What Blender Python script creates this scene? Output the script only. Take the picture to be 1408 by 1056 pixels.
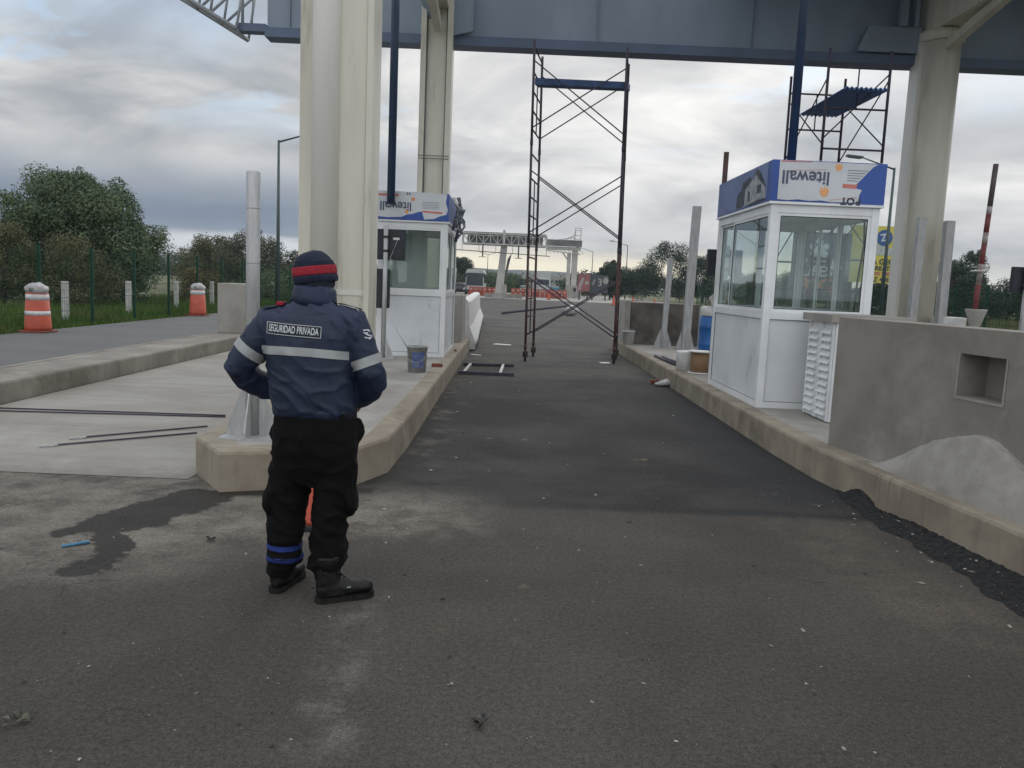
import bpy, bmesh, math, random
import numpy as np
from math import radians as rad, pi, sin, cos, sqrt
from mathutils import Vector, Matrix, noise
from mathutils.bvhtree import BVHTree

S = bpy.context.scene
COL = S.collection
for _o in list(bpy.data.objects):
    bpy.data.objects.remove(_o)
random.seed(7)

# ------------------------------------------------------------ camera
cam = bpy.data.cameras.new('camera')
cam.sensor_width = 36.0
cam.lens = 36.0 * 1120 / 1408
cam.clip_start = 0.05
cam.clip_end = 6000
camo = bpy.data.objects.new('camera', cam)
COL.objects.link(camo)
camo.matrix_world = (Matrix.Translation((0, 0, 1.58)) @ Matrix.Rotation(rad(-0.3), 4, 'Z')
                     @ Matrix.Rotation(rad(90 - 7.0), 4, 'X') @ Matrix.Rotation(rad(2.45), 4, 'Z'))
S.camera = camo

# ------------------------------------------------------------ view, sun, sky
S.view_settings.view_transform = 'Standard'
S.view_settings.look = 'None'
S.view_settings.exposure = 0.27
S.view_settings.gamma = 1.0
SUN_EL, SUN_AZ = 34.0, 18.0          # degrees; azimuth from +Y towards +X
sl = bpy.data.lights.new('sun', 'SUN')
sl.energy = 0.55
sl.angle = rad(40)
sl.color = (1.0, 0.95, 0.88)
so = bpy.data.objects.new('sun', sl)
COL.objects.link(so)
so.rotation_euler = (rad(90 - SUN_EL), 0, rad(180 - SUN_AZ))
so.location = (0, 0, 60)

W = bpy.data.worlds.new('World')
S.world = W
W.use_nodes = True


class NT:
    """tiny helper for wiring shader nodes"""
    def __init__(s, tree):
        s.t = tree
        s.n = tree.nodes
        s.l = tree.links

    def node(s, typ, **kw):
        nd = s.n.new(typ)
        for k, v in kw.items():
            setattr(nd, k, v)
        return nd

    def put(s, sock, v):
        if isinstance(v, bpy.types.NodeSocket):
            s.l.new(v, sock)
        elif v is not None:
            if isinstance(v, (tuple, list)) and len(v) == 3 and sock.type == 'RGBA':
                v = (*v, 1)
            sock.default_value = v

    def m(s, op, a, b=None, c=None, clamp=False):
        nd = s.node('ShaderNodeMath', operation=op, use_clamp=clamp)
        s.put(nd.inputs[0], a)
        if b is not None:
            s.put(nd.inputs[1], b)
        if c is not None:
            s.put(nd.inputs[2], c)
        return nd.outputs[0]

    def mr(s, v, a, b, c=0.0, d=1.0, smooth=True):
        nd = s.node('ShaderNodeMapRange', interpolation_type='SMOOTHSTEP' if smooth else 'LINEAR')
        s.put(nd.inputs[0], v)
        for i, q in enumerate((a, b, c, d)):
            s.put(nd.inputs[i + 1], q)
        return nd.outputs[0]

    def mix(s, f, a, b, mode='MIX'):
        nd = s.node('ShaderNodeMix', data_type='RGBA', blend_type=mode)
        s.put(nd.inputs[0], f)
        s.put(nd.inputs[6], a)
        s.put(nd.inputs[7], b)
        return nd.outputs[2]

    def noise(s, vec, scale, detail=4.0, rough=0.5, dist=0.0):
        nd = s.node('ShaderNodeTexNoise')
        if vec is not None:
            s.put(nd.inputs['Vector'], vec)
        nd.inputs['Scale'].default_value = scale
        nd.inputs['Detail'].default_value = detail
        nd.inputs['Roughness'].default_value = rough
        nd.inputs['Distortion'].default_value = dist
        return nd.outputs[0]

    def ramp(s, v, stops):
        nd = s.node('ShaderNodeValToRGB')
        s.put(nd.inputs[0], v)
        el = nd.color_ramp.elements
        while len(el) < len(stops):
            el.new(0.5)
        for e, (p, c) in zip(el, stops):
            e.position = p
            e.color = (*c, 1) if len(c) == 3 else c
        return nd.outputs[0]

    def sep(s, v):
        nd = s.node('ShaderNodeSeparateXYZ')
        s.put(nd.inputs[0], v)
        return nd.outputs

    def comb(s, x, y, z):
        nd = s.node('ShaderNodeCombineXYZ')
        for i, q in enumerate((x, y, z)):
            s.put(nd.inputs[i], q)
        return nd.outputs[0]


def build_sky():
    k = NT(W.node_tree)
    k.n.clear()
    out = k.node('ShaderNodeOutputWorld')
    bg = k.node('ShaderNodeBackground')
    k.l.new(bg.outputs[0], out.inputs[0])
    bg.inputs[1].default_value = 1.0
    sky = k.node('ShaderNodeTexSky', sky_type='NISHITA')
    sky.sun_disc = False
    sky.sun_elevation = rad(SUN_EL)
    sky.sun_rotation = rad(SUN_AZ)
    blue = k.mix(1.0, sky.outputs[0], (0.085, 0.085, 0.085), 'MULTIPLY')
    tc = k.node('ShaderNodeTexCoord')
    x, y, z = k.sep(tc.outputs['Generated'])
    zc = k.m('MAXIMUM', z, 0.0)
    den = k.m('ADD', zc, 0.20)
    u = k.m('DIVIDE', x, den)
    v = k.m('DIVIDE', y, den)
    pv = k.comb(u, v, 0.0)
    n1 = k.noise(pv, 1.35, 7, 0.55, 0.5)
    n2 = k.noise(k.comb(k.m('ADD', u, 7.3), k.m('ADD', v, 2.1), 0.0), 0.70, 4, 0.5, 0.3)
    n3 = k.noise(k.comb(k.m('MULTIPLY', u, 1.1), k.m('MULTIPLY', v, 1.9), 3.0), 2.0, 7, 0.58, 0.7)
    dens = k.m('ADD', k.m('MULTIPLY', n1, 0.62), k.m('ADD', k.m('MULTIPLY', n2, 0.30), k.m('MULTIPLY', n3, 0.20)))
    cloud = k.ramp(dens, [(0.40, (0.90, 0.89, 0.87)), (0.50, (0.66, 0.655, 0.65)),
                          (0.57, (0.48, 0.49, 0.50)), (0.66, (0.32, 0.34, 0.37))])
    # azimuth of the view direction, degrees from +Y towards +X
    az = k.m('MULTIPLY', k.m('ARCTAN2', x, y), 57.2958)
    # thick grey bank low over the fields, rising to lighter cloud higher up
    low = k.mr(zc, 0.03, 0.20, 1.0, 0.0)
    bank = k.mix(k.mr(n3, 0.35, 0.65), (0.29, 0.315, 0.35), (0.54, 0.55, 0.56))
    cloud = k.mix(k.m('MULTIPLY', low, 0.50), cloud, bank)
    # dark slate rain cloud low in the west (left)
    left = k.m('MULTIPLY', k.mr(az, -4, -17, 0.0, 1.0), k.mr(k.m('ADD', zc, k.m('MULTIPLY', n1, 0.05)), 0.17, 0.09, 0.0, 1.0))
    cloud = k.mix(k.m('MULTIPLY', left, 0.93), cloud, k.mix(n3, (0.11, 0.15, 0.215), (0.21, 0.255, 0.325)))
    # bright thin cloud high to the right of the gate
    rgt = k.m('MULTIPLY', k.mr(az, 8, 30, 0.0, 1.0), k.mr(zc, 0.10, 0.25, 0.0, 1.0))
    cloud = k.mix(k.m('MULTIPLY', rgt, 0.70), cloud, k.mix(n1, (1.0, 0.99, 0.97), (0.66, 0.69, 0.73)))
    mid = k.m('MULTIPLY', k.mr(k.m('ABSOLUTE', k.m('SUBTRACT', az, 3.0)), 4, 15, 1.0, 0.0), k.mr(zc, 0.07, 0.2, 0.0, 1.0))
    cloud = k.mix(k.m('MULTIPLY', mid, 0.65), cloud, k.mix(k.mr(n1, 0.35, 0.65), (0.92, 0.91, 0.89), (0.56, 0.56, 0.57)))
    # blue gaps
    n4 = k.noise(k.comb(k.m('ADD', u, 1.7), k.m('MULTIPLY', k.m('ADD', v, 4.0), 1.5), 1.0), 1.5, 5, 0.55, 0.5)
    gap = k.m('MULTIPLY', k.mr(n4, 0.53, 0.63, 0.0, 1.0), k.mr(zc, 0.13, 0.22, 0.0, 1.0))
    blu = k.mix(0.6, blue, (0.52, 0.68, 0.86))
    ul = k.m('MULTIPLY', k.m('MULTIPLY', k.mr(az, -13, -22, 0.0, 1.0), k.mr(zc, 0.20, 0.27, 0.0, 1.0)), k.mr(n1, 0.42, 0.62, 1.0, 0.35))
    ur = k.m('MULTIPLY', k.m('MULTIPLY', k.mr(k.m('ABSOLUTE', k.m('SUBTRACT', az, 29.5)), 0.5, 3.5, 1.0, 0.0), k.mr(k.m('ABSOLUTE', k.m('SUBTRACT', zc, 0.21)), 0.01, 0.035, 1.0, 0.0)), k.mr(n1, 0.40, 0.55, 1.0, 0.3))
    gap = k.m('MAXIMUM', gap, k.m('MAXIMUM', k.m('MULTIPLY', ul, 1.15), ur))
    col = k.mix(k.m('MULTIPLY', gap, 0.75), cloud, blu)
    # clear yellow strip under the cloud edge on the horizon ahead
    wob = k.m('MULTIPLY', k.m('SUBTRACT', n3, 0.5), 0.030)
    zz = k.m('ADD', z, wob)
    strip = k.m('MULTIPLY', k.mr(zz, 0.058, 0.036, 0.0, 1.0), k.m('MULTIPLY', k.mr(az, -13, -4, 0.15, 1.0), k.mr(az, 34, 14, 0.25, 1.0)))
    glow = k.mix(k.mr(zz, 0.022, 0.048), (0.98, 0.89, 0.65), (0.60, 0.56, 0.49))
    col = k.mix(k.m('MULTIPLY', strip, 0.9), col, glow)
    # white cloud tops low on the left
    wl = k.m('MULTIPLY', k.m('MULTIPLY', k.mr(az, -28, -21, 0.0, 1.0), k.mr(az, -12, -15, 0.0, 1.0)), k.mr(k.m('ADD', z, k.m('MULTIPLY', n1, 0.03)), 0.062, 0.050, 0.0, 1.0))
    col = k.mix(k.m('MULTIPLY', wl, 0.75), col, (0.72, 0.74, 0.76))
    # brighter overcast overhead and behind the camera
    back = k.m('MAXIMUM', k.mr(zc, 0.42, 0.8, 0.0, 1.0), k.mr(y, 0.1, -0.5, 0.0, 1.0))
    col = k.mix(back, col, (0.88, 0.92, 0.98))
    k.l.new(col, bg.inputs[0])


build_sky()


# ------------------------------------------------------------ materials
MATS = {}


def pm(name, c1, c2=None, scale=3.0, rough=0.7, metal=0.0, bump=0.0, bscale=None, detail=5, lo=0.35, hi=0.65,
       spec=0.5, c3=None, s3=0.7, t3=(0.5, 0.7), stretch=None, island=0.0, joint=None):
    """Principled material: two colours mixed by object space noise, an optional third stain colour, bump"""
    if name in MATS:
        return MATS[name]
    m = bpy.data.materials.new(name)
    m.use_nodes = True
    k = NT(m.node_tree)
    p = k.n['Principled BSDF']
    tc = k.node('ShaderNodeTexCoord')
    vec = tc.outputs['Object']
    if stretch:
        mp = k.node('ShaderNodeMapping')
        k.l.new(vec, mp.inputs[0])
        mp.inputs['Scale'].default_value = stretch
        vec = mp.outputs[0]
    c = c1
    if c2 is not None:
        n = k.noise(vec, scale, detail, 0.6)
        c = k.mix(k.mr(n, lo, hi), c1, c2)
        if c3 is not None:
            n3 = k.noise(vec, s3, 6, 0.65, 0.4)
            c = k.mix(k.mr(n3, *t3), c, c3)
        if joint:
            q = k.m('ABSOLUTE', k.m('SUBTRACT', k.m('FRACT', k.m('DIVIDE', k.sep(tc.outputs['Object'])[1], joint)), 0.5))
            c = k.mix(k.mr(q, 0.0, 0.0022, 0.8, 0.0), c, (0.07, 0.062, 0.052))
            w_ = k.noise(k.comb(0.0, k.sep(tc.outputs['Object'])[1], k.m('MULTIPLY', k.sep(tc.outputs['Object'])[2], 0.12)), 7, 5, 0.7)
            c = k.mix(k.mr(w_, 0.52, 0.70, 0.0, 0.55), c, tuple(v * 0.45 for v in c1))
        if island:
            g = k.node('ShaderNodeNewGeometry')
            c = k.mix(1.0, c, k.ramp(g.outputs['Random Per Island'], [(0.0, (1 - island,) * 3), (1.0, (1 + island,) * 3)]), 'MULTIPLY')
    k.put(p.inputs['Base Color'], c)
    p.inputs['Roughness'].default_value = rough
    p.inputs['Metallic'].default_value = metal
    p.inputs['Specular IOR Level'].default_value = spec
    if bump:
        b = k.node('ShaderNodeBump')
        b.inputs['Strength'].default_value = bump
        b.inputs['Distance'].default_value = 0.01
        k.l.new(k.noise(vec, bscale or scale * 6, 6, 0.6), b.inputs['Height'])
        k.l.new(b.outputs[0], p.inputs['Normal'])
    MATS[name] = m
    return m


def glass(name, tint, gloss=0.10):
    if name in MATS:
        return MATS[name]
    m = bpy.data.materials.new(name)
    m.use_nodes = True
    k = NT(m.node_tree)
    k.n.remove(k.n['Principled BSDF'])
    out = k.n['Material Output']
    tr = k.node('ShaderNodeBsdfTransparent')
    tr.inputs[0].default_value = (*tint, 1)
    gl = k.node('ShaderNodeBsdfGlossy')
    gl.inputs['Roughness'].default_value = 0.02
    gl.inputs[0].default_value = (0.9, 0.95, 0.95, 1)
    df = k.node('ShaderNodeBsdfDiffuse')
    df.inputs[0].default_value = (0.42, 0.45, 0.44, 1)
    lw = k.node('ShaderNodeLayerWeight')
    lw.inputs[0].default_value = 0.5
    fres = k.m('POWER', lw.outputs['Facing'], 4.0)
    tc = k.node('ShaderNodeTexCoord')
    dirt = k.mr(k.noise(tc.outputs['Object'], 2.5, 5, 0.6), 0.4, 0.75, 0.015, 0.06)
    m1 = k.node('ShaderNodeMixShader')
    k.l.new(dirt, m1.inputs[0])
    k.l.new(tr.outputs[0], m1.inputs[1])
    k.l.new(df.outputs[0], m1.inputs[2])
    m2 = k.node('ShaderNodeMixShader')
    k.l.new(k.m('ADD', k.m('MULTIPLY', fres, 0.6), gloss, clamp=True), m2.inputs[0])
    k.l.new(m1.outputs[0], m2.inputs[1])
    k.l.new(gl.outputs[0], m2.inputs[2])
    k.l.new(m2.outputs[0], out.inputs[0])
    MATS[name] = m
    return m


# ------------------------------------------------------------ mesh helpers
class MB:
    """collects shapes, then builds them as ONE mesh object"""
    def __init__(s):
        s.v = []
        s.f = []
        s.sm = []

    def add(s, vs, fs, smooth=False):
        b = len(s.v)
        s.v += [tuple(p) for p in vs]
        s.f += [tuple(b + i for i in f) for f in fs]
        s.sm += [smooth] * len(fs)
        return s

    def box(s, x0, x1, y0, y1, z0, z1, bev=0.0):
        if bev:
            bm = bmesh.new()
            bmesh.ops.create_cube(bm, size=1.0)
            for v in bm.verts:
                v.co = Vector(((x0 + x1) / 2 + v.co.x * (x1 - x0), (y0 + y1) / 2 + v.co.y * (y1 - y0), (z0 + z1) / 2 + v.co.z * (z1 - z0)))
            bmesh.ops.bevel(bm, geom=bm.edges[:], offset=bev, segments=2, affect='EDGES', profile=0.6)
            s.bm(bm)
            return s
        v = [(x0, y0, z0), (x1, y0, z0), (x1, y1, z0), (x0, y1, z0), (x0, y0, z1), (x1, y0, z1), (x1, y1, z1), (x0, y1, z1)]
        return s.add(v, [(0, 3, 2, 1), (4, 5, 6, 7), (0, 1, 5, 4), (1, 2, 6, 5), (2, 3, 7, 6), (3, 0, 4, 7)])

    def bm(s, bm, smooth=False):
        bm.verts.index_update()
        s.add([v.co[:] for v in bm.verts], [[v.index for v in f.verts] for f in bm.faces], smooth)
        bm.free()

    def tube(s, a, b, r, r2=None, n=8, caps=True, smooth=True):
        a, b = Vector(a), Vector(b)
        r2 = r if r2 is None else r2
        d = (b - a).normalized()
        u = d.orthogonal().normalized()
        w = d.cross(u)
        vs = []
        for c, q in ((a, r), (b, r2)):
            for i in range(n):
                t = 2 * pi * i / n
                vs.append(c + u * cos(t) * q + w * sin(t) * q)
        s.add(vs, [(i, (i + 1) % n, n + (i + 1) % n, n + i) for i in range(n)], smooth)
        if caps:
            b0 = len(s.v) - 2 * n
            s.f += [tuple(b0 + i for i in reversed(range(n))), tuple(b0 + n + i for i in range(n))]
            s.sm += [False, False]
        return s

    def path(s, pts, r, n=6):
        for a, b in zip(pts[:-1], pts[1:]):
            s.tube(a, b, r, n=n)
        return s

    def bar(s, a, b, w, h, up=(0, 0, 1)):
        """square section bar from a to b"""
        a, b = Vector(a), Vector(b)
        d = (b - a).normalized()
        up = Vector(up)
        if abs(d.dot(up)) > 0.99:
            up = Vector((0, 1, 0))
        u = d.cross(up).normalized() * (w / 2)
        q = u.cross(d).normalized() * (h / 2)
        vs = [a - u - q, a + u - q, a + u + q, a - u + q, b - u - q, b + u - q, b + u + q, b - u + q]
        return s.add(vs, [(0, 3, 2, 1), (4, 5, 6, 7), (0, 1, 5, 4), (1, 2, 6, 5), (2, 3, 7, 6), (3, 0, 4, 7)])

    def lathe(s, prof, c=(0, 0, 0), n=20, smooth=True):
        vs = []
        for r, z in prof:
            for i in range(n):
                t = 2 * pi * i / n
                vs.append((c[0] + r * cos(t), c[1] + r * sin(t), c[2] + z))
        fs = []
        for j in range(len(prof) - 1):
            for i in range(n):
                fs.append((j * n + i, j * n + (i + 1) % n, (j + 1) * n + (i + 1) % n, (j + 1) * n + i))
        s.add(vs, fs, smooth)
        b = len(s.v) - len(vs)
        s.f += [tuple(b + i for i in reversed(range(n))), tuple(b + (len(prof) - 1) * n + i for i in range(n))]
        s.sm += [False, False]
        return s

    def prism(s, poly, z0, z1):
        """vertical prism over a counter clockwise xy polygon"""
        n = len(poly)
        vs = [(x, y, z0) for x, y in poly] + [(x, y, z1) for x, y in poly]
        fs = [tuple(reversed(range(n))), tuple(range(n, 2 * n))] + [(i, (i + 1) % n, n + (i + 1) % n, n + i) for i in range(n)]
        return s.add(vs, fs)

    def slab(s, poly, axis, c0, c1):
        """prism whose polygon lies in the plane normal to axis; poly gives the other two coordinates"""
        def P(a, b, c):
            return (c, a, b) if axis == 'x' else (a, c, b) if axis == 'y' else (a, b, c)
        n = len(poly)
        vs = [P(a, b, c0) for a, b in poly] + [P(a, b, c1) for a, b in poly]
        fs = [tuple(range(n)), tuple(reversed(range(n, 2 * n)))] + [(i, n + i, n + (i + 1) % n, (i + 1) % n) for i in range(n)]
        return s.add(vs, fs)

    def loft(s, rings, n=24, smooth=True, ex=2.0):
        """rings: (centre, rx, ry, axis_u, axis_w) ; superellipse sections"""
        vs = []
        for c, rx, ry, u, w in rings:
            c, u, w = Vector(c), Vector(u), Vector(w)
            for i in range(n):
                t = 2 * pi * i / n
                a, b = cos(t), sin(t)
                a = math.copysign(abs(a) ** (2 / ex), a)
                b = math.copysign(abs(b) ** (2 / ex), b)
                vs.append(c + u * a * rx + w * b * ry)
        fs = []
        m = len(rings)
        for j in range(m - 1):
            for i in range(n):
                fs.append((j * n + i, j * n + (i + 1) % n, (j + 1) * n + (i + 1) % n, (j + 1) * n + i))
        fs += [tuple(reversed(range(n))), tuple((m - 1) * n + i for i in range(n))]
        return s.add(vs, fs, smooth)

    def limb(s, pts, n=20):
        """rounded tube through (point, radius[, radius2]) stations"""
        rings = []
        P = [Vector(p[0]) for p in pts]
        for i, p in enumerate(pts):
            d = (P[min(i + 1, len(P) - 1)] - P[max(i - 1, 0)]).normalized()
            ref = Vector((0, 1, 0)) if abs(d.y) < 0.9 else Vector((1, 0, 0))
            u = d.cross(ref).normalized()
            w = u.cross(d).normalized()
            rings.append((P[i], p[1], p[2] if len(p) > 2 else p[1], u, -w))
        return s.loft(rings, n)

    def ball(s, c, rx, ry=None, rz=None, seg=16):
        ry = rx if ry is None else ry
        rz = rx if rz is None else rz
        bm = bmesh.new()
        bmesh.ops.create_uvsphere(bm, u_segments=seg, v_segments=max(6, seg * 2 // 3), radius=1)
        for v in bm.verts:
            v.co = Vector((c[0] + v.co.x * rx, c[1] + v.co.y * ry, c[2] + v.co.z * rz))
        s.bm(bm, True)
        return s

    def mesh(s, name, off=(0, 0, 0), fix=True):
        me = bpy.data.meshes.new(name)
        o = Vector(off)
        me.from_pydata([Vector(p) - o for p in s.v], [], s.f)
        me.polygons.foreach_set('use_smooth', s.sm)
        me.update()
        if fix:
            bm = bmesh.new()
            bm.from_mesh(me)
            bmesh.ops.recalc_face_normals(bm, faces=bm.faces)
            bm.to_mesh(me)
            bm.free()
        return me

    def build(s, name, mat, parent=None, origin=None):
        off = Vector((0, 0, 0))
        if parent is not None:
            off = world_loc(parent)
            if origin is not None:
                off = off + Vector(origin)
        elif origin is not None:
            off = Vector(origin)
        o = bpy.data.objects.new(name, s.mesh(name, off))
        o.data.materials.append(mat)
        COL.objects.link(o)
        if parent is not None:
            o.parent = parent
            if origin is not None:
                o.location = origin
        elif origin is not None:
            o.location = origin
        return o


def world_loc(o):
    p = Vector((0, 0, 0))
    while o is not None:
        p += o.location
        o = o.parent
    return p


def tag(o, label=None, cat=None, group=None, kind=None):
    if label:
        o['label'] = label
    if cat:
        o['category'] = cat
    if group:
        o['group'] = group
    if kind:
        o['kind'] = kind
    return o


def thing(name, loc, label, cat, group=None):
    o = bpy.data.objects.new(name, None)
    o.empty_display_size = 0.2
    o.location = loc
    COL.objects.link(o)
    return tag(o, label, cat, group)


def dup(root, loc=None, rz=None, label=None, scale=None):
    def cp(o, par):
        c = o.copy()
        COL.objects.link(c)
        c.parent = par
        for ch in list(o.children):
            cp(ch, c)
        return c
    c = cp(root, None)
    if loc is not None:
        c.location = loc
    if rz is not None:
        c.rotation_euler = (0, 0, rz)
    if scale is not None:
        c.scale = scale
    if label:
        c['label'] = label
    return c


def mesh_obj(name, me, mat, parent=None, loc=None):
    o = bpy.data.objects.new(name, me)
    if mat is not None:
        me.materials.clear()
        me.materials.append(mat)
    COL.objects.link(o)
    if parent is not None:
        o.parent = parent
    if loc is not None:
        o.location = loc
    return o


def text_mesh(body, size, bold=0.0, extrude=0.0, sx=1.0, spacing=1.0):
    cu = bpy.data.curves.new('lettering', 'FONT')
    cu.body = body
    cu.size = size
    cu.offset = bold
    cu.extrude = extrude
    cu.space_character = spacing
    cu.align_x = 'CENTER'
    cu.align_y = 'CENTER'
    o = bpy.data.objects.new('lettering', cu)
    COL.objects.link(o)
    dg = bpy.context.evaluated_depsgraph_get()
    me = bpy.data.meshes.new_from_object(o.evaluated_get(dg))
    bpy.data.objects.remove(o)
    bpy.data.curves.remove(cu)
    for v in me.vertices:
        v.co.x *= sx
    return me


def lettering(body, size, mat, parent, loc, rot=0.0, facing='-y', bold=0.0, sx=1.0, name='lettering', spacing=1.0):
    """text as a thin mesh; loc is relative to the parent, rot turns it in its own plane"""
    me = text_mesh(body, size, bold, 0.0012, sx, spacing)
    me.transform(Matrix.Rotation(rot, 4, 'Z'))
    if facing == '-y':
        me.transform(Matrix.Rotation(pi / 2, 4, 'X'))
    elif facing == '-x':
        me.transform(Matrix.Rotation(-pi / 2, 4, 'Z') @ Matrix.Rotation(pi / 2, 4, 'X'))
    return mesh_obj(name, me, mat, parent, loc)


def evaluate(o):
    dg = bpy.context.evaluated_depsgraph_get()
    me = bpy.data.meshes.new_from_object(o.evaluated_get(dg))
    bpy.data.objects.remove(o)
    return me


def remesh(mb, voxel, smooth_it=6, smooth_f=0.5):
    me = mb.mesh('part')
    o = bpy.data.objects.new('part', me)
    COL.objects.link(o)
    m = o.modifiers.new('r', 'REMESH')
    m.mode = 'VOXEL'
    m.voxel_size = voxel
    m.use_smooth_shade = True
    if smooth_it:
        q = o.modifiers.new('s', 'SMOOTH')
        q.iterations = smooth_it
        q.factor = smooth_f
    return evaluate(o)


# ------------------------------------------------------------ shared materials
M_CONC = pm('poured concrete', (0.36, 0.34, 0.305), (0.27, 0.25, 0.22), 1.6, 0.85, bump=0.25, bscale=40, c3=(0.24, 0.225, 0.20), s3=0.9, t3=(0.52, 0.72))
M_KERB = pm('kerb concrete', (0.32, 0.275, 0.205), (0.235, 0.195, 0.145), 2.2, 0.85, bump=0.4, bscale=30, c3=(0.17, 0.14, 0.105), s3=1.7, t3=(0.53, 0.70), joint=2.4)
M_KERBG = pm('grey kerb concrete', (0.31, 0.285, 0.24), (0.215, 0.195, 0.165), 1.4, 0.85, bump=0.35, bscale=30, c3=(0.17, 0.15, 0.12), s3=0.8, t3=(0.50, 0.68), joint=3.0)
M_WALLC = pm('rendered wall', (0.285, 0.26, 0.222), (0.215, 0.196, 0.166), 1.5, 0.8, bump=0.18, bscale=26, c3=(0.33, 0.305, 0.27), s3=1.1, t3=(0.52, 0.72))
M_DARKWALL = pm('stained wall', (0.17, 0.155, 0.135), (0.105, 0.095, 0.085), 2.0, 0.9, bump=0.2, c3=(0.07, 0.065, 0.06), s3=1.6, t3=(0.5, 0.64))
M_CEMENT = pm('dry cement', (0.355, 0.33, 0.295), (0.29, 0.268, 0.238), 6, 0.95, bump=0.45, bscale=60)
M_BLACKASPH = pm('fresh asphalt', (0.022, 0.022, 0.022), (0.045, 0.044, 0.043), 30, 0.9, bump=1.0, bscale=120, spec=0.15)
M_WHITE = pm('white aluminium', (0.80, 0.81, 0.81), (0.70, 0.71, 0.71), 2.5, 0.35, bump=0.0)
M_PANEL = pm('white panel', (0.73, 0.75, 0.76), (0.64, 0.66, 0.67), 1.4, 0.4, c3=(0.46, 0.465, 0.46), s3=2.3, t3=(0.58, 0.75))
M_GALV = pm('galvanised steel', (0.50, 0.50, 0.49), (0.38, 0.38, 0.375), 5, 0.45, metal=0.35, stretch=(3, 3, 0.6))
M_CREAM = pm('cream painted steel', (0.66, 0.63, 0.53), (0.57, 0.545, 0.455), 1.2, 0.4, stretch=(2, 2, 0.3), bump=0.03, c3=(0.40, 0.37, 0.29), s3=2.2, t3=(0.56, 0.74))
M_CREAMW = pm('pale painted steel', (0.70, 0.68, 0.62), (0.62, 0.60, 0.54), 1.0, 0.4, stretch=(2, 2, 0.3))
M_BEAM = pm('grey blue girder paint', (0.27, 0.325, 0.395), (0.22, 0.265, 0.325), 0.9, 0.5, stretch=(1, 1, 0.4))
M_BEAMLOW = pm('flare tinted flange paint', (0.115, 0.155, 0.235), (0.095, 0.13, 0.20), 0.9, 0.5)  # blue tint of the lens flare put into the flange colour
M_NAVYPOST = pm('navy post paint', (0.03, 0.055, 0.115), (0.02, 0.04, 0.085), 2, 0.45)
M_RUST = pm('rusty scaffold tube', (0.115, 0.050, 0.038), (0.055, 0.032, 0.028), 9, 0.75, bump=0.2, c3=(0.045, 0.05, 0.075), s3=3.0, t3=(0.52, 0.62))
M_SCAFBLUE = pm('blue scaffold plank', (0.045, 0.095, 0.22), (0.03, 0.06, 0.14), 4, 0.6)
M_SCAFDARK = pm('dark scaffold tube', (0.062, 0.045, 0.06), (0.04, 0.035, 0.06), 6, 0.7)
M_RUBBER = pm('black rubber', (0.015, 0.015, 0.015), (0.03, 0.03, 0.03), 12, 0.8)
M_BLACK = pm('black sign housing', (0.012, 0.015, 0.022), (0.022, 0.026, 0.034), 6, 0.5)
M_GREEN = pm('green fence paint', (0.007, 0.052, 0.028), (0.006, 0.038, 0.022), 4, 0.6, spec=0.2)
M_ORANGE = pm('orange plastic', (0.56, 0.095, 0.045), (0.44, 0.078, 0.042), 5, 0.5, c3=(0.30, 0.08, 0.05), s3=3, t3=(0.58, 0.75))
M_REFL = pm('white reflective tape', (0.70, 0.70, 0.68), (0.55, 0.54, 0.52), 8, 0.5)
M_BAG = pm('grey white plastic bag', (0.46, 0.45, 0.44), (0.30, 0.29, 0.285), 14, 0.45, bump=0.6, bscale=30)
M_BLUEP = pm('royal blue panel', (0.035, 0.095, 0.36), (0.028, 0.075, 0.29), 2, 0.5)
M_PAPER = pm('white poster paper', (0.62, 0.64, 0.66), (0.54, 0.56, 0.58), 2, 0.6)
M_INK = pm('slate ink', (0.085, 0.10, 0.15), None, rough=0.6)
M_ORINK = pm('orange ink', (0.75, 0.24, 0.09), (0.80, 0.40, 0.16), 8, 0.6)
M_REDINK = pm('coral ink', (0.62, 0.20, 0.16), (0.52, 0.17, 0.14), 8, 0.6)
M_LILAC = pm('blue grey poster', (0.15, 0.20, 0.36), (0.11, 0.155, 0.30), 1.6, 0.55)
M_DARKINK = pm('dark photo ink', (0.018, 0.022, 0.035), (0.06, 0.07, 0.09), 6, 0.6)
M_WOOD = pm('brown cardboard', (0.27, 0.165, 0.09), (0.22, 0.13, 0.07), 6, 0.8)
M_WPLAST = pm('white plastic', (0.70, 0.69, 0.67), (0.58, 0.57, 0.55), 7, 0.5)
M_BLUETANK = pm('blue plastic', (0.02, 0.14, 0.40), (0.015, 0.10, 0.31), 3, 0.4)
M_GLASS = glass('booth glass', (0.87, 0.91, 0.90), 0.04)
M_BARK = pm('bark', (0.07, 0.055, 0.04), (0.045, 0.035, 0.028), 6, 0.9, bump=0.4)
M_REDPAINT = pm('faded red paint', (0.26, 0.06, 0.055), (0.16, 0.045, 0.045), 8, 0.6)


# ------------------------------------------------------------ ground, roads
def sheet(name, poly, z, mat):
    me = bpy.data.meshes.new(name)
    me.from_pydata([(x, y, z) for x, y in poly], [], [tuple(range(len(poly)))])
    o = mesh_obj(name, me, mat)
    o['kind'] = 'structure'
    return o


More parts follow.
